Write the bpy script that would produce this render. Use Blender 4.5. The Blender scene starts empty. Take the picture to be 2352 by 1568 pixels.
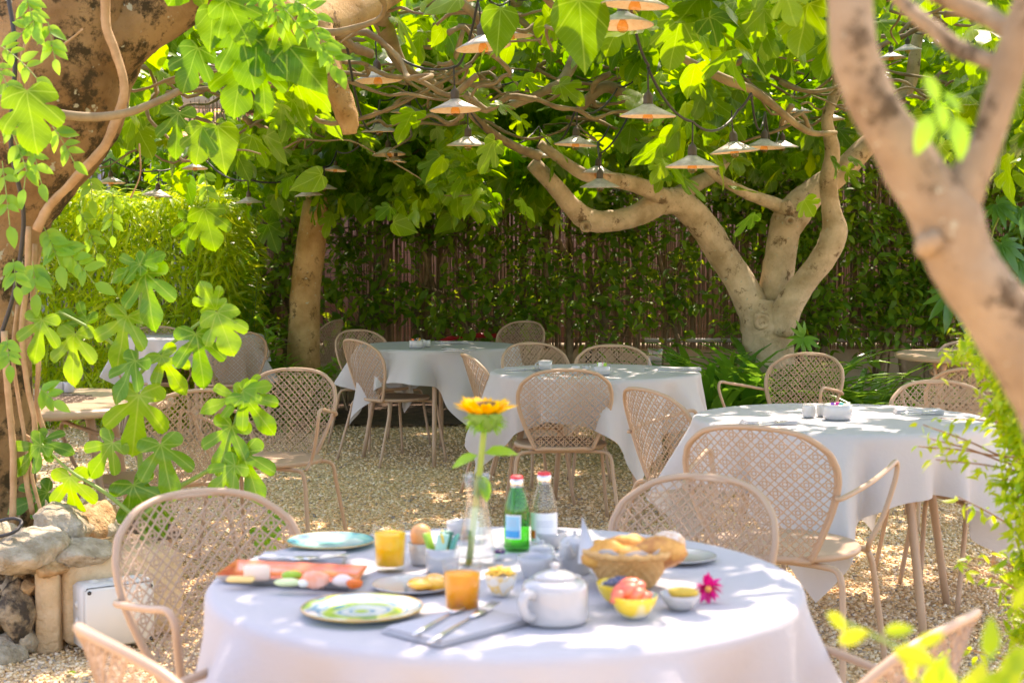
import bpy, math, random
import numpy as np
from mathutils import Vector
rng = np.random.default_rng(7); random.seed(7)
C = bpy.context.scene.collection
SC = bpy.context.scene
PI = math.pi
# ------------------------------------------------------------------ camera
CAM_H, PITCH, FPX = 1.34, 0.057, 3435.0
cd = bpy.data.cameras.new('camera'); cam = bpy.data.objects.new('camera', cd); C.objects.link(cam)
cam.location = (0, 0, CAM_H); cam.rotation_euler = (PI/2-PITCH, 0, 0)
cd.sensor_width = 36; cd.lens = FPX*36/2352; cd.clip_start = 0.05; cd.clip_end = 400
cd.dof.use_dof = True; cd.dof.focus_distance = 8.0; cd.dof.aperture_fstop = 5.8
SC.camera = cam
# ------------------------------------------------------------------ sky and sun
SUN_EL, SUN_AZ = math.radians(57), math.radians(22)      # azimuth measured from +Y towards +X
w = bpy.data.worlds.new('World'); SC.world = w; w.use_nodes = True
wn = w.node_tree; sky = wn.nodes.new('ShaderNodeTexSky'); sky.sky_type = 'NISHITA'; sky.sun_disc = False
sky.sun_elevation = SUN_EL; sky.sun_rotation = SUN_AZ; sky.air_density = 1.0; sky.dust_density = 1.5
bg = wn.nodes['Background']; bg.inputs[1].default_value = 0.15; wn.links.new(sky.outputs[0], bg.inputs[0])
sd = bpy.data.lights.new('sun', 'SUN'); sd.energy = 2.3; sd.angle = math.radians(0.5); sd.color = (1, .95, .86)
so = bpy.data.objects.new('sun', sd); C.objects.link(so)
sdir = Vector((math.sin(SUN_AZ)*math.cos(SUN_EL), math.cos(SUN_AZ)*math.cos(SUN_EL), math.sin(SUN_EL)))
so.rotation_euler = sdir.to_track_quat('Z', 'Y').to_euler(); so.location = (3, 8, 12)
SC.view_settings.view_transform = 'Standard'; SC.view_settings.look = 'None'
SC.view_settings.exposure = 2.12; SC.view_settings.gamma = 1
SC.view_settings.use_white_balance = True; SC.view_settings.white_balance_temperature = 7700; SC.view_settings.white_balance_tint = 24
cy = SC.cycles; cy.max_bounces = 9; cy.diffuse_bounces = 5; cy.glossy_bounces = 3; cy.transmission_bounces = 8
cy.transparent_max_bounces = 8; cy.caustics_reflective = False; cy.caustics_refractive = False
cy.sample_clamp_indirect = 8; cy.use_denoising = True

# ------------------------------------------------------------------ helpers
cp, sp = math.cos(PITCH), math.sin(PITCH)
def ray(px, py):
    a = (px-1176)/FPX; b = (784-py)/FPX
    return np.array([a, cp+b*sp, -sp+b*cp])
def at(px, py, Y):                      # the point seen at (px,py) at world distance Y
    d = ray(px, py); return np.array([0, 0, CAM_H]) + d*(Y/d[1])
def on(px, py, z):                      # the point seen at (px,py) on height z
    d = ray(px, py); return np.array([0, 0, CAM_H]) + d*((z-CAM_H)/d[2])

class MB:
    def __init__(s): s.V = []; s.F = []; s.U = []; s.R = []; s.n = 0
    def add(s, v, f, uv=None, rnd=0.0):
        v = np.asarray(v, float).reshape(-1, 3); s.V.append(v)
        if isinstance(f, np.ndarray): s.F.append(f+s.n)
        else:
            q = [x for x in f if len(x) == 4]; t = [x for x in f if len(x) == 3]; g = [x for x in f if len(x) > 4]
            if q: s.F.append(np.array(q)+s.n)
            if t: s.F.append(np.array(t)+s.n)
            for x in g: s.F.append(np.array([x])+s.n)
        s.U.append(np.zeros((len(v), 2)) if uv is None else np.asarray(uv, float))
        s.R.append(np.full(len(v), rnd) if np.isscalar(rnd) else np.asarray(rnd, float))
        s.n += len(v); return s
    def mesh(s, name, mat, smooth=True):
        me = bpy.data.meshes.new(name)
        V = np.concatenate(s.V); me.vertices.add(len(V)); me.vertices.foreach_set('co', V.ravel())
        tot = np.concatenate([np.full(len(f), f.shape[1]) for f in s.F]); idx = np.concatenate([f.ravel() for f in s.F])
        me.loops.add(len(idx)); me.loops.foreach_set('vertex_index', idx.astype(np.int32))
        me.polygons.add(len(tot)); st = np.concatenate([[0], np.cumsum(tot)[:-1]])
        me.polygons.foreach_set('loop_start', st.astype(np.int32)); me.polygons.foreach_set('loop_total', tot.astype(np.int32))
        if smooth: me.polygons.foreach_set('use_smooth', np.ones(len(tot), bool))
        me.update(calc_edges=True); me.validate()
        U = np.concatenate(s.U); R = np.concatenate(s.R)
        a = me.attributes.new('luv', 'FLOAT_VECTOR', 'POINT'); a.data.foreach_set('vector', np.c_[U, np.zeros(len(U))].ravel())
        a = me.attributes.new('rnd', 'FLOAT', 'POINT'); a.data.foreach_set('value', R)
        me.materials.append(mat); return me
    def build(s, name, mat, parent=None, smooth=True, loc=None):
        o = bpy.data.objects.new(name, s.mesh(name, mat, smooth)); C.objects.link(o)
        if parent: o.parent = parent
        if loc is not None: o.location = loc
        return o
def tag(o, label=None, cat=None, group=None, kind=None):
    if label: o['label'] = label
    if cat: o['category'] = cat
    if group: o['group'] = group
    if kind: o['kind'] = kind
    return o
def thing(name, label, cat, loc=(0, 0, 0), rz=0, group=None):
    o = bpy.data.objects.new(name, None); C.objects.link(o); o.location = tuple(loc); o.rotation_euler = (0, 0, rz)
    o.empty_display_size = .05
    return tag(o, label, cat, group)
def dup(root, loc, rz, label, group=None, sc=None):
    r = root.copy(); C.objects.link(r); r.location = tuple(loc); r.rotation_euler = (0, 0, rz); r['label'] = label
    if group: r['group'] = group
    if sc: r.scale = (sc, sc, sc)
    for ch in list(root.children):
        c = ch.copy(); C.objects.link(c); c.parent = r
        for g in ch.children:
            d = g.copy(); C.objects.link(d); d.parent = c
    return r
def norm(a): return a/np.maximum(np.linalg.norm(a, axis=-1, keepdims=True), 1e-9)
def spline(P, k=6):
    P = np.asarray(P, float)
    if len(P) < 3: return np.array([P[0]+(P[-1]-P[0])*t for t in np.linspace(0, 1, k+1)])
    Q = np.vstack([2*P[0]-P[1], P, 2*P[-1]-P[-2]]); out = []
    for i in range(1, len(Q)-2):
        for t in np.arange(k)/k:
            a, b, c, d = Q[i-1], Q[i], Q[i+1], Q[i+2]
            out.append(.5*(2*b+(c-a)*t+(2*a-5*b+4*c-d)*t*t+(3*b-a-3*c+d)*t**3))
    out.append(P[-1]); return np.array(out)
def tube(P, r, n=8, caps=True, rough=0.0, seed=0):
    P = np.asarray(P, float); m = len(P); r = np.broadcast_to(np.asarray(r, float), (m,)).copy()
    T = np.gradient(P, axis=0); T = norm(T)
    ref = np.array([0, 0, 1.]) if abs(T[0][2]) < .9 else np.array([1., 0, 0])
    N = np.zeros((m, 3)); v = np.cross(T[0], ref); N[0] = v/np.linalg.norm(v)
    for i in range(1, m):
        v = N[i-1]-T[i]*np.dot(N[i-1], T[i]); N[i] = v/max(np.linalg.norm(v), 1e-9)
    B = np.cross(T, N); a = np.arange(n)*2*PI/n
    rad = np.ones((m, n))
    if rough:
        g = np.random.default_rng(seed)
        k = np.arange(m)[:, None]*.55
        for j in range(5):
            rad += rough*g.uniform(.4, 1)*np.sin(a[None]*g.integers(1, 4)+k*g.uniform(.3, 1.6)+g.uniform(0, 6))*.5
        rad += rough*.35*g.normal(size=(m, n))
    V = P[:, None]+(N[:, None]*np.cos(a)[None, :, None]+B[:, None]*np.sin(a)[None, :, None])*(r[:, None]*rad)[:, :, None]
    i = np.arange(m-1)[:, None]*n; j = np.arange(n)[None]; j2 = (j+1) % n
    F = np.stack([i+j, i+j2, i+n+j2, i+n+j], -1).reshape(-1, 4)
    V = V.reshape(-1, 3)
    if caps:
        V = np.vstack([V, P[0], P[-1]]); c0, c1 = m*n, m*n+1
        tri = [[c0, (q+1) % n, q] for q in range(n)]+[[c1, (m-1)*n+q, (m-1)*n+(q+1) % n] for q in range(n)]
        return V, list(map(list, F))+tri
    return V, F
def lathe(prof, n=32, sx=1, sy=1, off=(0, 0, 0)):
    prof = np.asarray(prof, float); a = np.arange(n)*2*PI/n; m = len(prof)
    V = np.stack([prof[:, 0, None]*np.cos(a)*sx+off[0], prof[:, 0, None]*np.sin(a)*sy+off[1], np.repeat(prof[:, 1, None], n, 1)+off[2]], -1).reshape(-1, 3)
    i = np.arange(m-1)[:, None]*n; j = np.arange(n)[None]; j2 = (j+1) % n
    return V, np.stack([i+j, i+j2, i+n+j2, i+n+j], -1).reshape(-1, 4)
def box(c, s, rz=0, bevel=0):
    c = np.array(c, float); s = np.array(s, float)/2
    if bevel <= 0:
        V = np.array([[x, y, z] for z in (-1, 1) for y in (-1, 1) for x in (-1, 1)])*s
        F = [[0, 2, 3, 1], [4, 5, 7, 6], [0, 1, 5, 4], [2, 6, 7, 3], [0, 4, 6, 2], [1, 3, 7, 5]]
    else:
        b = min(bevel, *(s*.9)); pr = []
        for (k, zz) in ((b, -s[2]), (0, -s[2]+b), (0, s[2]-b), (b, s[2])):
            x, y = s[0]-k, s[1]-k; e = b*.6
            pr.append([(x-e, -y, zz), (x, -y+e, zz), (x, y-e, zz), (x-e, y, zz), (-x+e, y, zz), (-x, y-e, zz), (-x, -y+e, zz), (-x+e, -y, zz)])
        V = np.array(pr).reshape(-1, 3)
        F = [[i*8+j, i*8+(j+1) % 8, i*8+8+(j+1) % 8, i*8+8+j] for i in range(3) for j in range(8)]
        F += [[7, 6, 5, 4, 3, 2, 1, 0], [24+i for i in range(8)]]
    cz, sz = math.cos(rz), math.sin(rz)
    V = V@np.array([[cz, sz, 0], [-sz, cz, 0], [0, 0, 1]])+c
    return V, F
def blob(r, seed=0, amp=.15, sub=2, sq=(1, 1, 1)):
    g = np.random.default_rng(seed); n, m = 14, 9
    th = np.linspace(0, PI, m); V = []
    ph = g.uniform(0, 6, 8); k = g.integers(1, 4, 8)
    for t in th:
        for i in range(n):
            a = i*2*PI/n; d = np.array([math.sin(t)*math.cos(a), math.sin(t)*math.sin(a), math.cos(t)])
            f = 1+amp*(math.sin(k[0]*a+ph[0])*math.sin(t)+.6*math.sin(d[2]*4+ph[1])+.5*math.sin(3*d[0]+2*d[1]*k[2]+ph[2]))
            V.append(d*f*r*np.array(sq))
    V = np.array(V); i = np.arange(m-1)[:, None]*n; j = np.arange(n)[None]; j2 = (j+1) % n
    return V, np.stack([i+j, i+n+j, i+n+j2, i+j2], -1).reshape(-1, 4)

# ------------------------------------------------------------------ materials
def newmat(name):
    m = bpy.data.materials.new(name); m.use_nodes = True; return m, m.node_tree, m.node_tree.nodes['Principled BSDF']
def ramp(nt, fac, stops):
    r = nt.nodes.new('ShaderNodeValToRGB'); e = r.color_ramp.elements
    while len(e) < len(stops): e.new(.5)
    for q, (p, c) in zip(e, stops): q.position = p; q.color = (*c, 1)
    nt.links.new(fac, r.inputs[0]); return r.outputs[0]
def noise(nt, scale, detail=4, coord='Object', stretch=None, rough=.6):
    t = nt.nodes.new('ShaderNodeTexCoord'); n = nt.nodes.new('ShaderNodeTexNoise'); n.inputs['Scale'].default_value = scale
    n.inputs['Detail'].default_value = detail; n.inputs['Roughness'].default_value = rough
    if stretch:
        mp = nt.nodes.new('ShaderNodeMapping'); mp.inputs['Scale'].default_value = stretch
        nt.links.new(t.outputs[coord], mp.inputs[0]); nt.links.new(mp.outputs[0], n.inputs[0])
    else: nt.links.new(t.outputs[coord], n.inputs[0])
    return n.outputs[0]
def bump(nt, b, h, strength=.3, dist=.01):
    k = nt.nodes.new('ShaderNodeBump'); k.inputs['Strength'].default_value = strength; k.inputs['Distance'].default_value = dist
    nt.links.new(h, k.inputs['Height']); nt.links.new(k.outputs[0], b.inputs['Normal'])
def mat(name, col, rough=.5, col2=None, scale=8, metal=0, spec=.5, bmp=0, bscale=60, bdist=.004, trans=0, ior=1.45, coat=0, stretch=None, lo=.35, hi=.65):
    m, nt, b = newmat(name); b.inputs['Base Color'].default_value = (*col, 1); b.inputs['Roughness'].default_value = rough
    b.inputs['Metallic'].default_value = metal; b.inputs['Specular IOR Level'].default_value = spec
    b.inputs['Transmission Weight'].default_value = trans; b.inputs['IOR'].default_value = ior; b.inputs['Coat Weight'].default_value = coat
    if col2: nt.links.new(ramp(nt, noise(nt, scale, stretch=stretch), [(lo, col), (hi, col2)]), b.inputs['Base Color'])
    if bmp: bump(nt, b, noise(nt, bscale), bmp, bdist)
    return m
def leafmat(name, c1, c2, t1, t2, veins=0.0, tr=.5, rough=.38, spec=.5):
    m, nt, b = newmat(name); L = nt.links; N = nt.nodes
    at_ = N.new('ShaderNodeAttribute'); at_.attribute_name = 'rnd'
    ca = ramp(nt, at_.outputs['Fac'], [(0, c1), (1, c2)]); ct = ramp(nt, at_.outputs['Fac'], [(0, t1), (1, t2)])
    if veins:
        uv = N.new('ShaderNodeAttribute'); uv.attribute_name = 'luv'; sx = N.new('ShaderNodeSeparateXYZ'); L.new(uv.outputs['Vector'], sx.inputs[0])
        an = N.new('ShaderNodeMath'); an.operation = 'ARCTAN2'; L.new(sx.outputs[0], an.inputs[0]); L.new(sx.outputs[1], an.inputs[1])
        pg = N.new('ShaderNodeMath'); pg.operation = 'PINGPONG'; pg.inputs[1].default_value = .35; L.new(an.outputs[0], pg.inputs[0])
        ln = N.new('ShaderNodeVectorMath'); ln.operation = 'LENGTH'; L.new(uv.outputs['Vector'], ln.inputs[0])
        ml = N.new('ShaderNodeMath'); ml.operation = 'MULTIPLY'; L.new(pg.outputs[0], ml.inputs[0]); L.new(ln.outputs['Value'], ml.inputs[1])
        # side veins: chevrons along the midrib
        ab = N.new('ShaderNodeMath'); ab.operation = 'ABSOLUTE'; L.new(sx.outputs[0], ab.inputs[0])
        sb = N.new('ShaderNodeMath'); sb.operation = 'SUBTRACT'; L.new(sx.outputs[1], sb.inputs[0]); L.new(ab.outputs[0], sb.inputs[1])
        p2 = N.new('ShaderNodeMath'); p2.operation = 'PINGPONG'; p2.inputs[1].default_value = .055; L.new(sb.outputs[0], p2.inputs[0])
        mr2 = N.new('ShaderNodeMapRange'); mr2.inputs[1].default_value = .002; mr2.inputs[2].default_value = .010; mr2.inputs[3].default_value = .35*veins; mr2.inputs[4].default_value = 0
        L.new(p2.outputs[0], mr2.inputs[0])
        mr = N.new('ShaderNodeMapRange'); mr.inputs[1].default_value = .006; mr.inputs[2].default_value = .018; mr.inputs[3].default_value = veins; mr.inputs[4].default_value = 0
        L.new(ml.outputs[0], mr.inputs[0])
        mx_ = N.new('ShaderNodeMath'); mx_.operation = 'MAXIMUM'; L.new(mr.outputs[0], mx_.inputs[0]); L.new(mr2.outputs[0], mx_.inputs[1])
        mx = N.new('ShaderNodeMixRGB'); L.new(mx_.outputs[0], mx.inputs[0]); L.new(ca, mx.inputs[1]); mx.inputs[2].default_value = (.30, .42, .07, 1); ca = mx.outputs[0]
    L.new(ca, b.inputs['Base Color']); b.inputs['Roughness'].default_value = rough; b.inputs['Specular IOR Level'].default_value = spec
    tb = N.new('ShaderNodeBsdfTranslucent'); L.new(ct, tb.inputs[0])
    mix = N.new('ShaderNodeMixShader'); mix.inputs[0].default_value = tr; L.new(b.outputs[0], mix.inputs[1]); L.new(tb.outputs[0], mix.inputs[2])
    L.new(mix.outputs[0], N['Material Output'].inputs[0]); return m
def barkmat(name, a, b_, dark, scale=5, bstr=.6, patch=.62):
    m, nt, b = newmat(name); L = nt.links; N = nt.nodes
    c1 = ramp(nt, noise(nt, scale, 6), [(.32, a), (.62, b_)])
    f2 = ramp(nt, noise(nt, scale*1.7, 8, rough=.75), [(patch, (0, 0, 0)), (patch+.07, (1, 1, 1))])
    mx = N.new('ShaderNodeMixRGB'); L.new(f2, mx.inputs[0]); L.new(c1, mx.inputs[1]); mx.inputs[2].default_value = (*dark, 1)
    f3 = ramp(nt, noise(nt, scale*5, 3), [(.66, (0, 0, 0)), (.70, (1, 1, 1))])
    m2 = N.new('ShaderNodeMixRGB'); m2.blend_type = 'MIX'; L.new(f3, m2.inputs[0]); L.new(mx.outputs[0], m2.inputs[1]); m2.inputs[2].default_value = (.46, .45, .33, 1)
    L.new(m2.outputs[0], b.inputs['Base Color']); b.inputs['Roughness'].default_value = .8; b.inputs['Specular IOR Level'].default_value = .25
    bump(nt, b, noise(nt, scale*6, 10, rough=.75, stretch=(1, 1, .8)), bstr, .022); return m

M = {}
M['taupe'] = mat('powder_coat_taupe', (.46, .32, .22), .42, spec=.4)
M['taupe_top'] = mat('table_top_taupe', (.48, .345, .24), .35)
M['cloth'] = mat('white_cotton', (.55, .55, .575), .85, bmp=.12, bscale=700, bdist=.001, spec=.1)
_m = M['cloth']; _nt = _m.node_tree; bump(_nt, _nt.nodes['Principled BSDF'], noise(_nt, 7, 6, rough=.7), .5, .012); _b = _nt.nodes['Principled BSDF']; _t = _nt.nodes.new('ShaderNodeBsdfTranslucent'); _t.inputs[0].default_value = (.8, .8, .8, 1)
_x = _nt.nodes.new('ShaderNodeMixShader'); _x.inputs[0].default_value = .18; _nt.links.new(_b.outputs[0], _x.inputs[1]); _nt.links.new(_t.outputs[0], _x.inputs[2]); _nt.links.new(_x.outputs[0], _nt.nodes['Material Output'].inputs[0])
M['porcelain'] = mat('white_porcelain', (.46, .46, .46), .12, coat=.4)
def thinglass(name, col, f0=.05):
    m, nt, b = newmat(name); N = nt.nodes; L = nt.links; tr = N.new('ShaderNodeBsdfTransparent'); tr.inputs[0].default_value = (*col, 1); gl = N.new('ShaderNodeBsdfGlossy'); gl.inputs[1].default_value = .03
    fr = N.new('ShaderNodeLayerWeight'); fr.inputs[0].default_value = .5; pw = N.new('ShaderNodeMath'); pw.operation = 'POWER'; pw.inputs[1].default_value = 4; L.new(fr.outputs['Facing'], pw.inputs[0]); ml = N.new('ShaderNodeMath'); ml.operation = 'MULTIPLY_ADD'; ml.inputs[1].default_value = .6; ml.inputs[2].default_value = f0; L.new(pw.outputs[0], ml.inputs[0])
    mx = N.new('ShaderNodeMixShader'); L.new(ml.outputs[0], mx.inputs[0]); L.new(tr.outputs[0], mx.inputs[1]); L.new(gl.outputs[0], mx.inputs[2]); L.new(mx.outputs[0], N['Material Output'].inputs[0]); return m
M['glass'] = thinglass('clear_glass', (.96, .975, .975), .04); M['green_glass'] = thinglass('green_glass', (.30, .86, .32), .07)
M['steel'] = mat('cutlery_steel', (.75, .74, .72), .18, metal=1)
M['paper'] = mat('white_paper', (.58, .58, .58), .7)
M['black_rubber'] = mat('black_cable_rubber', (.035, .035, .035), .5)
M['bark_pale'] = barkmat('pale_fig_bark', (.36, .27, .15), (.66, .53, .36), (.19, .13, .07), 5.5, .9, .565)
M['bark_gold'] = barkmat('ochre_fig_bark', (.34, .19, .06), (.58, .38, .17), (.15, .09, .035), 5, .9, .57)
M['bark_old'] = barkmat('old_mossy_bark', (.19, .10, .035), (.40, .255, .12), (.06, .04, .015), 3.6, 1.0, .505)
M['bark_near'] = barkmat('smooth_pinkish_bark', (.24, .165, .095), (.40, .30, .19), (.11, .075, .04), 11, .5, .53)
M['twig'] = mat('fig_twig', (.17, .12, .06), .8, (.30, .23, .12), 9, bmp=.4, bscale=50)
M['vinewood'] = mat('dry_vine_wood', (.34, .20, .09), .8, (.50, .33, .18), 12, bmp=.5, bscale=70)
M['fig'] = leafmat('fig_leaf', (.019, .090, .003), (.070, .19, .005), (.17, .42, .001), (.48, .70, .004), veins=.9, tr=.5, rough=.34, spec=.35)
M['figyoung'] = leafmat('young_fig_leaf', (.04, .17, .004), (.12, .31, .006), (.20, .46, .001), (.46, .72, .006), veins=.9, tr=.45, rough=.32)
M['laurel'] = leafmat('evergreen_leaf', (.045, .13, .012), (.16, .33, .02), (.26, .52, .012), (.60, .70, .025), tr=.38, rough=.55, spec=.3)
M['bamboo'] = leafmat('bamboo_leaf', (.18, .34, .012), (.42, .56, .02), (.46, .70, .01), (.80, .85, .03), tr=.45, rough=.35)
M['strap'] = leafmat('strap_leaf', (.035, .15, .02), (.10, .28, .03), (.15, .40, .02), (.35, .60, .04), tr=.35, rough=.25)
M['vine'] = leafmat('vine_leaf', (.09, .28, .02), (.18, .40, .03), (.35, .65, .03), (.50, .80, .05), tr=.45, rough=.4)
M['lime'] = leafmat('lime_shrub_leaf', (.16, .34, .008), (.40, .52, .012), (.50, .72, .01), (.85, .90, .03), tr=.5, rough=.4)
M['greenstem'] = mat('green_stem', (.20, .32, .06), .5)
M['brownstem'] = mat('brown_stem', (.14, .10, .05), .8, (.22, .16, .09), 20)

# ================================================================== SETTING
def gravelmat():
    m, nt, b = newmat('pale_gravel'); L = nt.links; N = nt.nodes
    t = N.new('ShaderNodeTexCoord'); v = N.new('ShaderNodeTexVoronoi'); v.inputs['Scale'].default_value = 75; v.inputs['Randomness'].default_value = 1
    L.new(t.outputs['Object'], v.inputs['Vector'])
    s = N.new('ShaderNodeSeparateXYZ'); L.new(v.outputs['Color'], s.inputs[0])
    c = ramp(nt, s.outputs[0], [(0, (.40, .30, .20)), (.2, (.60, .39, .19)), (.45, (.80, .56, .31)), (.75, (.86, .65, .39)), (1, (.90, .76, .55))])
    d = ramp(nt, v.outputs['Distance'], [(.35, (1, 1, 1)), (.85, (.55, .45, .33))])
    mx = N.new('ShaderNodeMixRGB'); mx.blend_type = 'MULTIPLY'; mx.inputs[0].default_value = .8; L.new(c, mx.inputs[1]); L.new(d, mx.inputs[2])
    L.new(mx.outputs[0], b.inputs['Base Color']); b.inputs['Roughness'].default_value = .85; b.inputs['Specular IOR Level'].default_value = .25
    iv = N.new('ShaderNodeMath'); iv.operation = 'SUBTRACT'; iv.inputs[0].default_value = 1; L.new(v.outputs['Distance'], iv.inputs[1])
    bump(nt, b, iv.outputs[0], .7, .008); return m
M['gravel'] = gravelmat()
def pebmat():
    m, nt, b = newmat('pebble_stone'); N = nt.nodes; at_ = N.new('ShaderNodeAttribute'); at_.attribute_name = 'rnd'
    c = ramp(nt, at_.outputs['Fac'], [(0, (.32, .28, .25)), (.08, (.52, .38, .24)), (.3, (.78, .50, .22)), (.5, (.84, .60, .33)), (.8, (.88, .68, .43)), (1, (.90, .77, .58))])
    nt.links.new(c, b.inputs['Base Color']); b.inputs['Roughness'].default_value = .7; return m
M['pebble'] = pebmat()
g = MB(); nx = 60
gx, gy = np.meshgrid(np.linspace(-60, 60, nx), np.linspace(-40, 90, nx))
V = np.stack([gx, gy, np.zeros_like(gx)], -1).reshape(-1, 3)
i, j = np.meshgrid(np.arange(nx-1), np.arange(nx-1), indexing='ij'); i = i.ravel()*nx; j = j.ravel()
g.add(V, np.stack([i+j, i+j+1, i+nx+j+1, i+nx+j], -1)); tag(g.build('ground', M['gravel']), kind='structure')
# loose pebbles: squashed jittered cubes
def pebbles(n, ylo, yhi, smin, smax):
    y = ylo+(yhi-ylo)*rng.random(n)**1.25; x = (rng.random(n)*2-1)*(y*.36+.25)
    s = rng.uniform(smin, smax, n)
    base = np.array([[a, b, c] for c in (-1, 1) for b in (-1, 1) for a in (-1, 1)], float)*.62
    V = base[None]*(1+rng.uniform(-.3, .3, (n, 8, 3)))*s[:, None, None]*np.stack([rng.uniform(.8, 1.35, n), rng.uniform(.6, 1, n), rng.uniform(.45, .8, n)], -1)[:, None]
    a = rng.uniform(0, 2*PI, n); tl = rng.normal(0, .3, n)
    R = np.zeros((n, 3, 3)); R[:, 0, 0] = np.cos(a); R[:, 0, 1] = -np.sin(a); R[:, 1, 0] = np.sin(a); R[:, 1, 1] = np.cos(a); R[:, 2, 2] = 1; R[:, 2, 0] = tl
    V = np.einsum('nij,nkj->nki', R, V)+np.stack([x, y, s*rng.uniform(.1, .6, n)], -1)[:, None]
    F = np.array([[0, 2, 3, 1], [4, 5, 7, 6], [0, 1, 5, 4], [2, 6, 7, 3], [0, 4, 6, 2], [1, 3, 7, 5]])
    return V.reshape(-1, 3), (F[None]+np.arange(n)[:, None, None]*8).reshape(-1, 4), np.repeat(rng.random(n), 8)
pb = MB()
for args in ((75000, 3.4, 7.5, .0055, .010), (50000, 6.5, 13, .007, .012)):
    V, F, R = pebbles(*args); pb.add(V, F, rnd=R)
tag(pb.build('gravel', M['pebble']), 'pale tan gravel of small loose stones under the chairs', kind='stuff')
# soil bed along the fence and behind the planter wall
M['soil'] = mat('garden_soil', (.06, .04, .025), .95, (.16, .10, .06), 14, bmp=.8, bscale=40, bdist=.03)
def patch(pts, z, name, m):
    b = MB(); b.add([(x, y, z) for x, y in pts], [list(range(len(pts)))]); return tag(b.build(name, m, smooth=False), kind='structure')
patch([(-9, 12.0), (-2.1, 12.1), (-1.0, 11.6), (1.2, 12.0), (1.25, 10.2), (2.0, 9.7), (2.9, 9.9), (3.2, 11.2), (9, 11.2), (9, 20), (-9, 20)], .02, 'planting_bed', M['soil'])

# ------------------------------------------------------------------ pink building behind the fence, low wall, reed fence
M['pink'] = mat('pink_render', (.46, .22, .15), .9, (.52, .27, .19), 2)
M['greyblue'] = mat('greyblue_shed', (.30, .34, .42), .8, (.36, .40, .48), 3)
M['conc'] = mat('ochre_concrete', (.30, .25, .15), .95, (.44, .38, .26), 3, bmp=.5, bscale=30)
M['reed'] = mat('dry_reed', (.17, .11, .06), .8, (.36, .255, .15), 30, stretch=(1, 1, .1), lo=.3, hi=.7)
bd = thing('pink_building', 'pink rendered building seen through the gaps of the reed fence', 'building', (2.6, 16.2, 0))
MB().add(*box((0, 0, 1.45), (12, .3, 2.9))).build('wall', M['pink'], bd, False)
MB().add(*box((0, -.05, 2.96), (12.2, .6, .12))).build('eave', M['conc'], bd, False)
sh = thing('garden_shed', 'grey blue shed with a low tiled roof above the bamboo hedge', 'shed', (-3.9, 15.5, 0))
MB().add(*box((0, 0, 1.2), (1.9, 1.6, 2.4))).build('wall', M['greyblue'], sh, False)
rf = MB(); rf.add([(-1.15, -1, 2.38), (1.15, -1, 2.38), (1.15, 0, 2.85), (-1.15, 0, 2.85), (1.15, 1, 2.38), (-1.15, 1, 2.38)], [[0, 1, 2, 3], [3, 2, 4, 5], [0, 3, 5], [1, 4, 2]]).build('roof', mat('clay_tile', (.55, .28, .15), .8), sh, False)
FY = 13.5
tag(MB().add(*box((1.2, FY+.2, .27), (14, .2, .54), bevel=.02)).build('low_wall', M['conc'], smooth=False), 'low ochre concrete wall carrying the reed fence', 'wall')
fe = thing('reed_fence', 'tall brown split reed fence with wire mesh on the low wall', 'fence', (0, FY, 0))
rd = MB(); x = -5.6
while x < 8:
    gap = .42 if x < -.9 else (.12 if x < 1.6 else .02)
    if math.sin(x*9)+math.sin(x*23+1)*.6 > -.3 or random.random() > gap*1.6:
        n_ = random.choice((1, 2, 2, 3))
        for q in range(n_):
            xx = x+q*.008; lean = random.gauss(0, .012); r_ = random.uniform(.004, .0075)
            z0, z1 = .5, random.uniform(2.6, 2.8)
            rd.add(*tube([(xx, random.uniform(-.01, .01), z0), (xx+lean*.5, random.uniform(-.01, .01), 1.6), (xx+lean, 0, z1)], r_, 4, False))
    x += random.uniform(.014, .026)
o = rd.build('reed_screen', M['reed'], fe)
wr = MB()
for z in np.arange(.6, 2.8, .11): wr.add(*tube([(-5.6, .03, z), (8, .03, z)], .002, 3, False))
for xx in np.arange(-5.6, 8, .11): wr.add(*tube([(xx, .034, .5), (xx, .034, 2.8)], .0018, 3, False))
wr.build('wire_mesh', mat('fence_wire', (.06, .06, .06), .6), fe)
for xx in np.arange(-5, 8.1, 1.9):
    MB().add(*tube([(xx, .08, .3), (xx, .08, 2.85)], .028, 8)).build('post', mat('fence_post', (.10, .09, .07), .7) if xx < -4.9 else bpy.data.materials['fence_post'], fe)
tag(MB().add(*tube(spline([(1.2, FY-.02, .58), (4, FY-.02, .585), (8, FY-.02, .58)]), .018, 8)).build('water_pipe', mat('grey_pvc', (.55, .54, .5), .5)), 'pale grey pipe running along the top of the low wall', 'pipe')
hose = [at(985, 800, 13.2), at(1020, 782, 13.15), at(1060, 772, 13.1), at(1110, 770, 13.15), at(1150, 771, 13.2)]
tag(MB().add(*tube(spline(hose), .022, 8)).build('garden_hose', mat('red_hose', (.50, .02, .03), .35)), 'dark red hose looped over the low wall behind the shrubs', 'hose')

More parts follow.
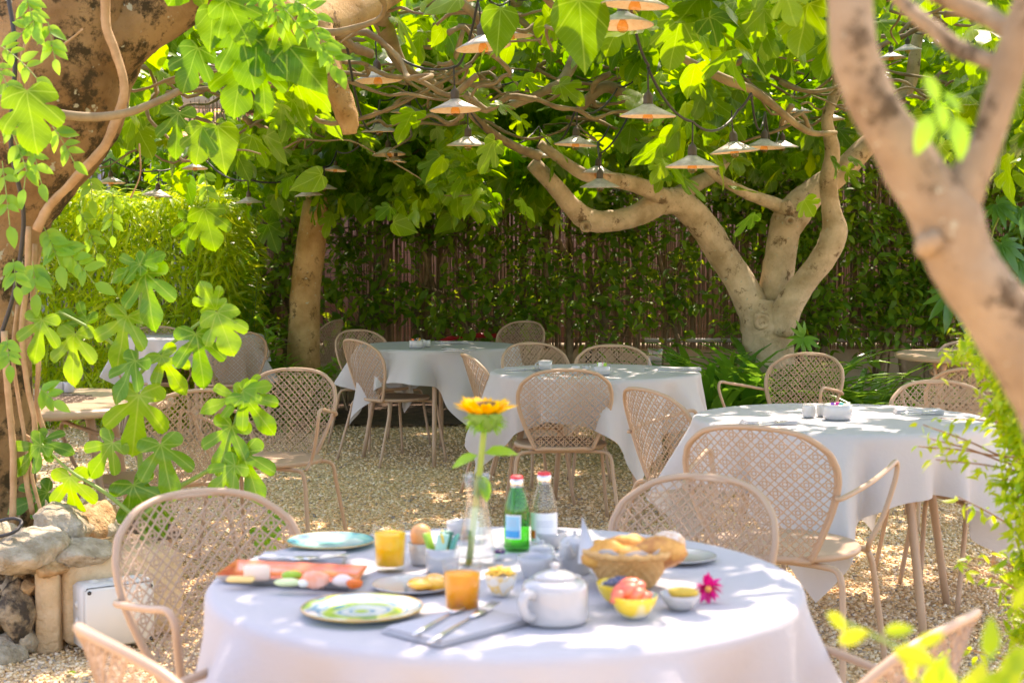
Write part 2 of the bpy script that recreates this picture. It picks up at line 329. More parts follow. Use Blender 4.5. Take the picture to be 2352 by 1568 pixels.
# ================================================================== LEAVES
half = [(0, 0), (.10, -.10), (.24, -.13), (.38, -.06), (.47, .08), (.46, .20), (.26, .27), (.42, .32), (.54, .45), (.52, .60), (.38, .67), (.19, .50), (.27, .66), (.27, .82), (.16, .96), (0, 1.05)]
mid = [0, 0, .02, .06, .11, .18, .27, .33, .39, .45, .50, .53, .66, .80, .93, 1.05]
heart = [(0, 0), (.12, -.08), (.25, -.09), (.36, 0), (.42, .14), (.43, .28), (.40, .40), (.36, .50), (.31, .60), (.26, .70), (.20, .79), (.15, .86), (.10, .93), (.06, .98), (.03, 1.02), (0, 1.06)]
deep = [(0, 0), (.07, -.13), (.20, -.20), (.36, -.17), (.43, -.04), (.36, .07), (.15, .12), (.36, .22), (.52, .40), (.50, .56), (.36, .60), (.12, .33), (.16, .55), (.21, .78), (.13, .96), (0, 1.06)]
from mathutils.geometry import delaunay_2d_cdt
def leaf_tpl(hf, fold=.25, droop=.2, wav=.03, k=2, ser=.008):
    H = spline([(x, y, 0) for x, y in hf], k)[:, :2]; H[:, 0] = np.maximum(H[:, 0], 0); H[0] = hf[0]; H[-1] = hf[-1]
    rr_ = np.ones(len(H)); rr_[1::2] -= ser*2; rr_[0] = rr_[-1] = 1; H = H*rr_[:, None]
    out = np.vstack([H, (H*[-1, 1])[::-1][1:-1]]); n = len(out); inn = [(0, y) for y in (.15, .35, .55, .75, .9)]
    for sx_ in (-1, 1): inn += [(sx_*.18, .12), (sx_*.30, .0), (sx_*.28, .38), (sx_*.40, .50), (sx_*.10, .3), (sx_*.09, .75), (sx_*.14, -.05)]
    r_ = delaunay_2d_cdt([Vector(p) for p in list(out)+inn], [(i, (i+1) % n) for i in range(n)], [list(range(n))], 1, 1e-5)
    P = np.array([tuple(v) for v in r_[0]]); x, y = P[:, 0], P[:, 1]
    z = -fold*x*x-droop*y*y+wav*np.sin(y*9+x*7)+.012*np.abs(np.sin(np.arctan2(x, y+.001)/.7*PI))*np.hypot(x, y)
    F = [list(f) for f in r_[2]]; F = [f if (P[f[1]]-P[f[0]])[0]*(P[f[2]]-P[f[0]])[1]-(P[f[1]]-P[f[0]])[1]*(P[f[2]]-P[f[0]])[0] > 0 else f[::-1] for f in F]
    return np.stack([x, y, z], -1), np.array(F), P
FIG = [leaf_tpl(half, .35, .2, .03, 1), leaf_tpl(heart, .45, .15, .02, 1), leaf_tpl(deep, .25, .25, .03, 1), leaf_tpl(half, -.3, .45, .05, 1)]
FIGN = [leaf_tpl(half, .3, .22, .035, 4), leaf_tpl(heart, .4, .2, .03, 3), leaf_tpl(deep, .25, .3, .04, 4), leaf_tpl(deep, -.25, .5, .06, 4)]
def oval_tpl(wd=.5, n=4, fold=.5, droop=.25):
    ys = np.linspace(0, 1, n+1); V, U = [], []
    for y in ys:
        x = wd*.5*math.sin(PI*min(1, y**.8))**.8 if 0 < y < 1 else 0
        for s_ in (-1, 0, 1): V.append((s_*x, y, fold*abs(s_)*x*.6-droop*y*y)); U.append((s_*x, y))
    F = []
    for i in range(n): F += [[i*3, i*3+1, i*3+4, i*3+3], [i*3+1, i*3+2, i*3+5, i*3+4]]
    return np.array(V), np.array(F), np.array(U)
OVAL = oval_tpl(.48); NARROW = oval_tpl(.13, 3, .2, .35); LANCE = oval_tpl(.2, 4, .4, .3)
def place(mb, tpl, P, T, size, upn=.35, rnd=None):
    n = len(P)
    if n == 0: return
    V, F, U = tpl; T = norm(T); up = np.array([0, 0, 1.])+rng.normal(0, upn, (n, 3))
    X = norm(np.cross(T, up)); N = np.cross(X, T)
    R = np.stack([X, T, N], -1); size = np.broadcast_to(size, (n,))
    W = np.einsum('nij,kj->nki', R, V)*size[:, None, None]+P[:, None]
    if rnd is None: rnd = rng.random(n)
    mb.add(W.reshape(-1, 3), (F[None]+np.arange(n)[:, None, None]*len(V)).reshape(-1, F.shape[1]), np.tile(U, (n, 1)), np.repeat(rnd, len(V)))
def dirs(n, phlo, phhi, yaw=None, spread=PI):
    a = rng.uniform(-spread, spread, n)+(0 if yaw is None else yaw); ph = rng.uniform(phlo, phhi, n)
    return np.stack([np.cos(a)*np.cos(ph), np.sin(a)*np.cos(ph), -np.sin(ph)], -1)

# ================================================================== FIG TREES AND THEIR CANOPY
def limb(mb, pts, k=5, n=14, rough=.06, seed=1, yoff=0):
    """pts: (px,py,Y,radius m)"""
    P = spline([at(px, py, Y) for px, py, Y, r in pts], k); R = spline([[r, 0, 0] for *_, r in pts], k)[:, 0]
    mb.add(*tube(P, R, n, True, rough, seed)); return P
treeR = thing('fig_tree', 'pale barked fig tree with three thick limbs rising among strap leaves', 'tree', at(1768, 930, 10.4)*[1, 1, 0], group='fig trees shading the terrace')
treeM = thing('fig_tree', 'single leaning ochre trunk of a fig tree between hedge and left tables', 'tree', (-1.65, 11.9, 0), group='fig trees shading the terrace')
treeL = thing('fig_tree', 'huge old mossy fig trunk wrapped with vines at the left edge', 'tree', (-2.1, 5.6, 0), group='fig trees shading the terrace')
def baked(o, root):                        # geometry was made in world space; hang it under its thing
    o.parent = root; o.location = -root.location; return o
t = MB(); D = 10.4; k = D/FPX
limb(t, [(1768, 1040, D, 80*k), (1768, 950, D, 68*k), (1768, 860, D, 60*k), (1765, 790, D, 58*k), (1762, 730, D, 62*k), (1768, 690, D, 50*k)], seed=3, n=26, rough=.09)
limb(t, [(1750, 760, D, 42*k*.86), (1722, 690, D, 43*k*.86), (1670, 600, D, 39*k*.86), (1615, 520, D-.1, 37*k*.86), (1570, 470, D-.2, 37*k*.86), (1525, 462, D-.3, 34*k*.86), (1470, 490, D-.4, 30*k*.86), (1410, 508, D-.5, 28*k*.86), (1350, 503, D-.6, 28*k*.86), (1318, 480, D-.7, 24*k*.86), (1285, 440, D-.8, 22*k*.86), (1225, 375, D-.9, 19*k*.86)], seed=4, n=18)
limb(t, [(1540, 460, D-.2, 26*k*.86), (1590, 428, D, 22*k*.86), (1640, 400, D+.2, 18*k*.86), (1690, 340, D+.4, 13*k*.86)], seed=5)
limb(t, [(1535, 462, D-.3, 26*k*.86), (1480, 432, D-.5, 22*k*.86), (1420, 415, D-.7, 19*k*.86), (1340, 400, D-.9, 16*k*.86), (1240, 330, D-1, 11*k*.86)], seed=6)
limb(t, [(1772, 730, D+.05, 50*k*.86), (1785, 640, D+.05, 44*k*.86), (1797, 560, D+.05, 42*k*.86), (1820, 490, D+.05, 46*k*.86), (1875, 440, D+.1, 36*k*.86), (1930, 395, D+.1, 32*k*.86), (1985, 340, D+.1, 28*k*.86), (2030, 290, D+.1, 22*k*.86), (2090, 190, D+.1, 16*k), (2110, 80, D+.1, 12*k), (2170, -20, D, 9*k)], seed=7, n=18)
limb(t, [(1815, 505, D, 26*k*.86), (1790, 475, D, 20*k*.86), (1740, 455, D-.1, 16*k*.86), (1690, 432, D-.2, 14*k*.86), (1640, 400, D-.3, 11*k*.86), (1590, 350, D-.4, 9*k*.86)], seed=8)
limb(t, [(1815, 500, D, 24*k*.86), (1808, 478, D-.03, 20*k*.86), (1802, 462, D-.05, 12*k*.86)], seed=28, rough=.2)
limb(t, [(1785, 760, D-.1, 42*k*.86), (1812, 700, D-.15, 37*k*.86), (1856, 640, D-.2, 33*k*.86), (1900, 575, D-.25, 34*k*.86), (1918, 530, D-.25, 33*k*.86), (1908, 480, D-.25, 25*k*.86), (1902, 420, D-.25, 23*k*.86), (1912, 350, D-.3, 19*k*.86), (1900, 270, D-.4, 15*k*.86), (1925, 180, D-.5, 12*k), (1890, 90, D-.6, 9*k), (1920, -20, D-.7, 7*k)], seed=9, n=18)
baked(t.build('trunk', M['bark_pale']), treeR)
# knot hole and scars
for (px, py, r, dy) in ((1748, 737, .055, .165), (1345, 520, .035, .12), (1812, 508, .03, .13), (1893, 598, .028, .12)):
    c = at(px, py, D-dy if px != 1345 else D-.72); V, F = lathe([(r*1.0, 0), (r*1.15, .02), (r*.85, .045), (r*.55, .03), (0.001, -.01)], 14)
    V = V[:, [0, 2, 1]]*[1, -1, 1]; V = V*(1+.06*rng.normal(size=(len(V), 1))); baked(MB().add(V+c, F).build('knot', M['bark_pale']), treeR)
t = MB(); D = 11.9; k = D/FPX
limb(t, [(694, 960, D, 46*k), (697, 860, D, 40*k), (698, 760, D, 36*k), (703, 660, D, 34*k), (712, 570, D, 34*k), (724, 490, D, 31*k), (732, 420, D, 25*k), (742, 340, D-.1, 20*k), (760, 250, D-.2, 15*k)], seed=12, n=18, rough=.05)
limb(t, [(726, 470, D, 18*k), (700, 380, D-.2, 14*k), (650, 300, D-.5, 12*k), (600, 210, D-.8, 10*k)], seed=13)
limb(t, [(730, 430, D, 16*k), (800, 360, D-.3, 13*k), (860, 270, D-.6, 12*k)], seed=14)
baked(t.build('trunk', M['bark_gold']), treeM)
t = MB(); D = 5.6; k = D/FPX
limb(t, [(-20, 1330, D, 112*k), (-22, 1200, D, 100*k), (-25, 1000, D, 100*k), (-25, 800, D, 98*k), (-15, 620, D, 98*k), (0, 500, D, 108*k), (30, 400, D, 145*k), (70, 280, D, 185*k), (100, 170, D, 200*k), (120, 60, D, 200*k), (130, -80, D, 190*k)], seed=15, n=30, rough=.035, k=6)
limb(t, [(120, 260, D, 90*k), (190, 130, D-.05, 105*k), (280, 60, D, 95*k), (370, 5, D+.05, 85*k), (480, -50, D+.1, 72*k)], seed=16, n=20, rough=.04)
baked(t.build('trunk', M['bark_old']), treeL)
t = MB()
limb(t, [(330, 30, 5.7, .11), (440, -10, 5.8, .10), (540, -5, 6.0, .10), (620, 30, 6.2, .095), (700, 62, 6.4, .10), (770, 40, 6.6, .10), (850, 0, 6.8, .085), (960, -70, 7.1, .075)], seed=17, n=18, rough=.08)
limb(t, [(725, 60, 6.4, .075), (742, 130, 6.35, .068), (760, 180, 6.3, .06), (782, 225, 6.3, .05), (798, 270, 6.3, .045), (803, 308, 6.3, .03)], seed=18, n=16, rough=.12)
baked(t.build('broken_limb', M['bark_gold']), treeL)
# wandering branches of the canopy
def zlo(x, y): return 1.34+(y*(.0585 if y < 9 else .050 if y < 11.5 else .046))+.38*max(0, (7-y)/3)
def canopy_branches(mb, n, xr, yr, seeds):
    g = np.random.default_rng(seeds)
    for q in range(n):
        y = g.uniform(*yr); x = g.uniform(*xr); z = 1.34+.42*y/10+g.uniform(.25, 1.0)+.02*y
        L = g.uniform(.7, 1.9); m_ = 9; a = g.uniform(0, 2*PI); P = [np.array([x, y, z])]
        for s_ in range(m_):
            a += g.normal(0, .55); P.append(P[-1]+np.array([math.cos(a), .6*math.sin(a), g.normal(-.05, .35)])*L/m_)
        r0 = g.uniform(.008, .022); R = np.linspace(r0, r0*.35, m_*3+1)*g.uniform(.8, 1.25, m_*3+1)
        mb.add(*tube(spline(P, 3), R, 6, True, .12, q))
for root, xr, yr, sd_ in ((treeL, (-2.6, .2), (6, 10), 31), (treeM, (-3.8, -.2), (9.5, 13.2), 32), (treeR, (-.6, 4.2), (7, 13), 33)):
    b = MB(); canopy_branches(b, 60 if root is not treeR else 100, xr, yr, sd_)
    if root is treeR:
        for q, pl in enumerate(([(1330, 250, 9, .03), (1400, 200, 9, .035), (1500, 265, 9.1, .04), (1600, 255, 9.2, .045), (1650, 190, 9.3, .05), (1620, 100, 9.4, .055), (1590, 20, 9.5, .06)],
                                [(1240, 360, 8.9, .03), (1170, 330, 8.8, .025), (1110, 290, 8.6, .022), (1060, 240, 8.5, .018)],
                                [(1160, 250, 8.2, .02), (1250, 210, 8.3, .025), (1300, 175, 8.5, .03), (1340, 60, 8.8, .04), (1330, -20, 9, .045)],
                                [(1560, 130, 7.5, .02), (1660, 180, 7.5, .025), (1740, 215, 7.6, .022), (1850, 300, 7.8, .018), (1920, 305, 8, .012)],
                                [(2040, 300, 10.5, .06), (2120, 220, 10.3, .05), (2200, 150, 10.2, .04), (2300, 100, 10, .03)])):
            limb(b, pl, seed=40+q, n=9, rough=.08)
    if root is treeL:
        limb(b, [(-20, 220, 4.9, .012), (60, 245, 4.9, .014), (180, 268, 4.9, .015), (280, 262, 4.9, .014), (380, 225, 5, .012), (480, 175, 5.1, .010)], seed=50, n=8, rough=.04)
        limb(b, [(870, 20, 7, .05), (890, 80, 7.2, .045), (930, 160, 7.5, .03), (1010, 200, 7.8, .025)], seed=51, n=9)
    baked(b.build('branches', M['twig']), root)
def crown(n_cl, per, xr, yr, zt, seeds, keep):
    g = np.random.default_rng(seeds); P = []
    while len(P) < n_cl:
        x, y = g.uniform(*xr), g.uniform(*yr); lo = zlo(x, y); z = lo+(zt(y)-lo)*g.random()**1.25
        if keep(x, y, z, g): P.append((x, y, z))
    P = np.array(P); Q = np.repeat(P, per, 0)+g.normal(0, 1, (n_cl*per, 3))*[.16, .16, .11]
    return Q
def zt(y): return 1.34+.17*y+.38 if y > 8 else 2.35+.09*y
LIMX = [0, 200, 320, 500, 700, 900, 1100, 1280, 1330, 1450, 1600, 1750, 1880, 1950, 2050, 2400]
LIMY = [300, 330, 370, 420, 415, 430, 415, 400, 375, 350, 365, 375, 345, 250, 290, 330]
def keepf(x, y, z, g):
    if abs(x) > y*.40+.3: return False
    px = 1176+x/y*FPX; py = 589-(z-1.34)/y*FPX
    if py > np.interp(px, LIMX, LIMY) and g.random() > .03: return False
    if x < -1.6 and y > 10.9 and (z > zlo(x, y)+.35 or g.random() > .4): return False
    return True
lamps = [(1110, 114, 127, 'large pendant lamp at top centre, in front of a smaller one'), (1173, 88, 103, 'pendant lamp just behind and right of the large top centre lamp'), (1430, 63, 143, 'big pendant lamp at the top right of centre, right under another'), (1458, 18, 155, 'topmost pendant lamp cut by the picture top, over another lamp'),
         (868, 190, 110, 'pendant lamp right of the broken fig limb'), (937, 264, 82, 'pendant lamp half behind a fig leaf, lower left of the sunlit shade'), (1046, 258, 118, 'pendant lamp with sunlit shade at centre, cable joint above it'), (872, 307, 85, 'small pendant lamp below the one beside the broken limb'),
         (893, 360, 78, 'dark pendant lamp upper of a close pair left of centre'), (908, 375, 52, 'small pendant lamp lower of the close pair left of centre'), (1075, 339, 97, 'pendant lamp with dark shade below the sunlit centre lamp'), (1238, 365, 82, 'pendant lamp over the front chair back of the middle table'),
         (1322, 338, 97, 'pendant lamp left of the big one, double cable above it'), (1373, 404, 85, 'upper lamp of the pair above the bent pale limb'), (1378, 434, 92, 'lowest lamp of the pair above the bent pale limb'), (1488, 272, 130, 'large pendant lamp with round socket over the middle table'),
         (1590, 388, 122, 'lowest large pendant lamp, silver shade, left of the three limbed fig'), (1687, 354, 112, 'silver pendant lamp left end of the three in a row'), (1755, 344, 95, 'middle lamp of the three in a row at right'), (1797, 343, 74, 'right lamp of the three in a row at right'),
         (1828, 264, 74, 'grey pendant lamp behind a branch at right'), (1907, 280, 66, 'pendant lamp partly behind the blurred near limb'), (2047, 139, 66, 'left lamp of the pair between the blurred near limbs'), (2085, 120, 64, 'right lamp of the pair between the blurred near limbs'),
         (710, 454, 66, 'pendant lamp right before the leaning trunk top'), (745, 438, 60, 'pendant lamp just above and right of the one before the leaning trunk'), (572, 470, 62, 'low pendant lamp at the right end of the bamboo hedge'), (361, 454, 68, 'pendant lamp hanging just over the bamboo hedge'),
         (448, 392, 58, 'pendant lamp right above the bamboo hedge, on a mossy branch'), (255, 425, 66, 'leftmost pendant lamp before the grey blue shed'), (770, 396, 52, 'pendant lamp above the leaning trunk, half in leaves'), (1062, 2, 120, 'pendant lamp cut by the picture top, left of centre'),
         (1190, 240, 60, 'small far pendant lamp seen between leaves at centre'), (1352, 240, 56, 'small far pendant lamp left of the large round socket lamp'), (500, 203, 55, 'small pendant lamp among the upper left leaves')]
LW = .235
LAMPS_AT = [(px, py, wd, min(LW*FPX/wd, 10.9)) for px, py, wd, _ in lamps]
def fig_crown(Q, root, name='crown', smin=.10, smax=.21, mtl='fig'):
    px = 1176+Q[:, 0]/Q[:, 1]*FPX; py = 589-(Q[:, 2]-1.34)/Q[:, 1]*FPX; ok = np.ones(len(Q), bool); dr = rng.random(len(Q))
    for (lx, ly, lw, ld) in LAMPS_AT:                    # leaves keep clear of the hanging lamps
        e = .10*FPX/Q[:, 1]; ok &= ~((np.abs(px-lx) < lw*.52+e*1.9) & (py > ly-lw*.7-e*2.1) & (py < ly+lw*.25+e*1.8) & (Q[:, 1] < ld+.15) & (dr < .985))
    ok &= ~((px < 430) & (Q[:, 1] < 6.2)); ok &= ~((px > 690) & (px < 840) & (py < 310) & (Q[:, 1] < 6.5)); ok &= ~((px > 540) & (px < 900) & (py < 60) & (Q[:, 1] < 6.9))
    Q = Q[ok]; mb = MB(); n = len(Q); sel = rng.choice(4, n, p=[.35, .2, .25, .2])
    for q in range(4):
        P = Q[sel == q]; place(mb, FIG[q], P, dirs(len(P), .1, 1.25), rng.uniform(smin, smax, len(P)), .45)
    return baked(mb.build(name, M[mtl]), root)
fig_crown(crown(190, 9, (-3.2, .3), (6.0, 9.5), zt, 61, keepf), treeL)
fig_crown(crown(520, 9, (-5.2, -.2), (9.0, 14.0), zt, 62, keepf), treeM)
QR = np.vstack([crown(380, 9, (-.7, 5.4), (5.4, 10.0), zt, 63, keepf), crown(560, 9, (-.7, 5.4), (9.5, 13.2), zt, 64, keepf)]); OV = rng.uniform([-1.6, 3.3, 2.15], [3.6, 5.9, 2.95], (270, 3)); OV[:, 2] = np.maximum(OV[:, 2], 1.40+OV[:, 1]*.215); OV = np.repeat(OV, 7, 0)+rng.normal(0, .13, (270*7, 3))  # OV: leaves above the view, added to shade and dapple the front table
fig_crown(np.vstack([QR, OV]), treeR)
def fringe(n, lst, per=6):
    P = []
    for q in range(n): px0, px1, py0, py1, y0, y1 = lst[q % len(lst)]; P.append(at(rng.uniform(px0, px1), rng.uniform(py0, py1), rng.uniform(y0, y1)))
    return np.repeat(np.array(P), per, 0)+rng.normal(0, .11, (n*per, 3))
fig_crown(fringe(190, [(860, 1320, 330, 425, 9.6, 12.6), (800, 1400, 180, 360, 9.5, 12.6), (900, 1300, 60, 330, 10, 12.6), (780, 1100, 340, 440, 11, 12.8), (1100, 1330, 330, 430, 9, 11), (1380, 1900, 300, 350, 10.8, 12.8), (1450, 1950, 200, 320, 11, 12.8), (1380, 1900, 300, 360, 11, 12.8)]), treeR, 'outer_crown')
fig_crown(fringe(60, [(360, 760, 330, 425, 10.0, 11.3), (560, 860, 350, 445, 11, 12.6)]), treeM, 'outer_crown')
# big near leaves of the left tree, placed where the photograph shows them: (px, py base, Y, yaw in picture, size m)
nb = MB()
for (px, py, Y, ang, s_, tp) in ((62, 208, 4.7, -80, .19, 0), (550, 65, 5.0, -75, .20, 0), (590, 90, 5.0, -50, .16, 0), (455, 110, 5.0, -110, .15, 0), (640, 40, 5.0, -65, .17, 2),
                          (490, 20, 5.0, -95, .14, 1), (660, 105, 5.0, -48, .20, 1), (600, 150, 5.05, -85, .16, 2), (500, 290, 5.2, -80, .16, 1), (560, 130, 5.1, -100, .2, 0), (465, 290, 5.2, -100, .13, 0),
                          (1330, 0, 5.2, -85, .24, 1), (1150, 20, 6, -95, .18, 1), (470, 480, 6.2, -75, .17, 0), (440, 500, 6.4, -100, .15, 2), (520, 0, 4.9, -60, .16, 0), (410, 260, 5.3, -95, .15, 2)):
    a = math.radians(ang); T = np.array([[math.cos(a), -.25, math.sin(a)]])
    up = np.array([0, -1.0, .35]); V, F, U = FIGN[tp]; T = norm(T); X = norm(np.cross(T, up)); N = np.cross(X, T)
    R = np.stack([X[0], T[0], N[0]], -1); nb.add(V@R.T*s_+at(px, py, Y), F, U, random.random()*.45)
baked(nb.build('low_leaves', M['fig']), treeL)
# foliage beyond the terrace that closes the view over the fence
for q, (x0, x1, y0, y1, z0, z1, n_) in enumerate(((-9, -2.5, 17, 20, 1.5, 6.5, 900), (-3, 3.5, 17, 20, 2.6, 6.5, 900), (3, 9.5, 15.5, 19, 1.5, 6.5, 900))):
    r_ = thing('background_tree', ['leafy green tree behind the shed and bamboo hedge', 'leafy green tree behind the pink building', 'leafy green tree beyond the right end of the fence'][q], 'tree', ((x0+x1)/2, (y0+y1)/2, 0), group='trees beyond the fence')
    xc = (x0+x1)/2; yc = (y0+y1)/2
    b = MB(); b.add(*tube(spline([(xc, yc, 0), (xc+.1, yc, 1.5), (xc-.1, yc, 3), (xc, yc, 5)]), [.2, .19]*0 or np.linspace(.22, .08, 19), 10, True, .08, q))
    for z_ in (1.8, 2.4, 3.0, 3.6):
        for s_ in (-1, 1): b.add(*tube(spline([(xc, yc, z_), (xc+s_*1.1, yc-.4, z_+.7), (xc+s_*2.2, yc, z_+1.2)]), np.linspace(.09, .03, 13), 7))
    baked(b.build('trunk', M['bark_gold']), r_)
    cc = np.stack([rng.uniform(x0, x1, n_), rng.uniform(y0, y1, n_), rng.uniform(z0, z1, n_)], -1); Q = np.repeat(cc, 5, 0)+rng.normal(0, .22, (n_*5, 3))
    mb = MB(); place(mb, OVAL, Q, dirs(len(Q), -.2, 1.1), rng.uniform(.16, .30, len(Q)), .5); baked(mb.build('crown', M['fig']), r_)
# ================================================================== HEDGES AND PLANTS
# evergreen climbing hedge in front of the fence: several shrubs, each with stems and foliage
hx = [(-3.0, 1.5), (-1.9, 1.2), (-.75, 1.3), (.5, 1.3), (1.7, 1.3), (2.9, 1.3), (4.1, 1.3), (5.4, 1.5)]
hl = ['evergreen shrub trained on the fence beside the bamboo hedge, left of the leaning trunk', 'sparse evergreen shrub on the fence right behind the leaning ochre trunk', 'evergreen shrub on the fence above the left sugar bowl table',
      'evergreen shrub on the fence between the red hose and the middle tables', 'evergreen shrub on the fence left of the three limbed fig', 'evergreen shrub on the fence right behind the three limbed fig trunk',
      'dense evergreen shrub with yellowing leaves right of the three limbed fig', 'evergreen shrub on the fence at the far right behind the bare round table']
for q, ((xc, wd), lb) in enumerate(zip(hx, hl)):
    sh_ = thing('fence_shrub', lb, 'shrub', (xc, FY-.3, 0), group='evergreen shrubs trained along the reed fence'); st = MB(); P = []
    dens = (.8, .5, .8, .9, .8, 1.0, 1.25, 1.25)[q]
    for s_ in range(9):
        x0 = xc+random.uniform(-wd/2, wd/2); pts = [np.array([x0, FY-random.uniform(.15, .45), 0])]
        for z in np.arange(.4, 2.7, .4): pts.append(np.array([pts[-1][0]+random.gauss(0, .10), FY-random.uniform(.12, .4), z]))
        S = spline(pts, 4); r_ = random.choice((.012, .018, .028, .038))
        st.add(*tube(S, np.linspace(r_, r_*.45, len(S)), 7, True, .08, s_))
        for b_ in range(int(21*dens)):
            c0 = S[random.randrange(6, len(S))]; d = np.array([random.gauss(0, .30), -abs(random.gauss(.05, .12)), random.gauss(.08, .14)])
            st.add(*tube(spline([c0, c0+d*.5+[0, 0, .03], c0+d], 3), np.linspace(.005, .002, 7), 4, False)); P.append(np.repeat((c0+d)[None], 11, 0)+rng.normal(0, 1, (11, 3))*[.075, .05, .075])
            P.append(np.repeat((c0+d*.6)[None], 5, 0)+rng.normal(0, .05, (5, 3)))
    baked(st.build('stems', M['brownstem']), sh_)
    P = np.vstack(P); P[:, 1] = np.minimum(P[:, 1], FY-.06); P = P[P[:, 2] > .12]
    mb = MB(); place(mb, OVAL, P, dirs(len(P), -.5, 1.0, -PI/2, 1.7), rng.uniform(.07, .125, len(P)), .5, rnd=rng.random(len(P))**1.3); baked(mb.build('foliage', M['laurel']), sh_)
# clipped bamboo hedge at the left
bh = thing('bamboo_hedge', 'clipped bright green bamboo hedge filling the left background', 'hedge', (-3.5, 12.4, 0))
n_ = 17000; P = np.stack([rng.uniform(-4.9, -2.18, n_), rng.uniform(11.5, 13, n_), rng.uniform(.05, 1.82, n_)], -1)
f_ = rng.random(n_); P[f_ < .55, 1] = 11.5+rng.random((f_ < .55).sum())**2*.25; e_ = (f_ > .55) & (f_ < .75); P[e_, 0] = -2.2-rng.random(e_.sum())**2*.2; e_ = (f_ > .75) & (f_ < .95); P[e_, 2] = 1.84-rng.random(e_.sum())**2*.2
P += rng.normal(0, .03, P.shape)+(.05*np.sin(P[:, :1]*7)*np.array([[0, 1, 1]]))
mb = MB(); place(mb, NARROW, P, dirs(n_, -.3, 1.2, -PI/2, 2.2), rng.uniform(.10, .20, n_), .5); baked(mb.build('foliage', M['bamboo']), bh)
st = MB()
for q in range(110):
    x, y = random.uniform(-4.8, -2.25), random.uniform(11.6, 12.9); st.add(*tube([(x, y, 0), (x+random.gauss(0, .04), y, .9), (x+random.gauss(0, .08), y, 1.75)], .008, 5, False))
baked(st.build('canes', M['greenstem']), bh)
# strap leaved clumps round the right fig
def strap(loc, n, L, lb, seed):
    root = thing('strap_leaf_plant', lb, 'plant', loc, group='strap leaved plants round the fig trunk'); mb = MB(); g = np.random.default_rng(seed)
    for q in range(n):
        a = g.uniform(0, 2*PI); l = L*g.uniform(.6, 1.15); up = g.uniform(.9, 1.45); m_ = 8; P = [np.array([.04*math.cos(a), .04*math.sin(a), 0])]; ph = up
        for s_ in range(m_): P.append(P[-1]+np.array([math.cos(a)*math.cos(ph), math.sin(a)*math.cos(ph), math.sin(ph)])*l/m_); ph -= g.uniform(.08, .30); a += g.normal(0, .04)
        P = np.array(P); side = np.array([-math.sin(a), math.cos(a), 0]); w_ = .030*g.uniform(.8, 1.4)*np.sin(np.linspace(.35, PI, m_+1))**.6; w_[-1] = .001
        V = np.stack([P-side*w_[:, None]+[0, 0, .006], P, P+side*w_[:, None]+[0, 0, .006]], 1).reshape(-1, 3)
        F = [[i*3+c, i*3+c+1, i*3+c+4, i*3+c+3] for i in range(m_) for c in (0, 1)]
        mb.add(V, F, rnd=g.random())
    mb.build('leaves', M['strap'], root); V, F = lathe([(.001, .08), (.04, .06), (.055, 0)], 10); MB().add(V, F).build('bulb_neck', M['strap'], root)
sps = [((1620, 985, 9.4), .62, 'left front'), ((1700, 1000, 9.6), .6, 0), ((1660, 960, 10.2), .6, 0), ((1790, 1000, 9.7), .62, 0), ((1860, 985, 9.9), .55, 0), ((1950, 985, 10.0), .55, 0), ((1590, 960, 10.5), .6, 0), ((1740, 965, 9.9), .6, 0), ((2000, 960, 10.6), .5, 0)]
lbs = ['strap leaved clump against the right hem of the middle table cloth', 'big strap leaved clump between the middle table and the fig trunk', 'strap leaved clump just left of the fig trunk foot', 'strap leaved clump in front of the fig trunk, behind the armchair arm',
       'strap leaved clump seen through the back of the lone armchair', 'strap leaved clump at the right edge of the lone armchair back', 'rearmost strap leaved clump behind the middle table glass', 'strap leaved clump touching the front of the fig trunk', 'small strap leaved clump left of the bare round table']
for q, ((p, L, _), lb) in enumerate(zip(sps, lbs)): c = at(*p); strap((c[0], c[1], 0.02), 52, L*1.75, lb, 70+q)
# oleander like shrub and low shrubs at the left bed
def lancebush(loc, H, n, lb, seed, spread=.3):
    root = thing('lance_leaf_shrub', lb, 'shrub', loc, group='narrow leaved shrubs by the leaning trunk'); g = np.random.default_rng(seed); st = MB(); P, T = [], []
    for q in range(n):
        a = g.uniform(0, 2*PI); top = np.array([math.cos(a)*spread*g.random(), math.sin(a)*spread*g.random(), H*g.uniform(.55, 1)]); S = spline([(0.03*math.cos(a), .03*math.sin(a), 0), top*[.4, .4, .5], top], 8)
        st.add(*tube(S, np.linspace(.007, .003, len(S)), 5, False))
        for c in S[3:]:
            for s_ in range(4): b = g.uniform(0, 2*PI); P.append(c); T.append((math.cos(b), math.sin(b), g.uniform(.2, 1.1)))
    st.build('stems', M['greenstem'], root); mb = MB(); place(mb, LANCE, np.array(P), np.array(T), g.uniform(.09, .17, len(P)), .3); mb.build('leaves', M['vine'], root)
for (px, Y, H, n, lb, sd_) in ((575, 12.0, 1.35, 9, 'tall narrow leaved shrub between bamboo hedge and leaning trunk', 1), (622, 11.6, .85, 9, 'narrow leaved shrub just left of the leaning trunk foot', 2), (655, 11.3, .55, 10, 'low narrow leaved shrub before the left side of the leaning trunk', 3), (715, 11.4, .5, 10, 'low narrow leaved shrub before the right side of the leaning trunk', 4), (545, 12.2, .7, 8, 'short narrow leaved shrub behind the right end of the left white table', 5)):
    c = at(px, 800, Y); lancebush((c[0], c[1], 0), H, n, lb, sd_)
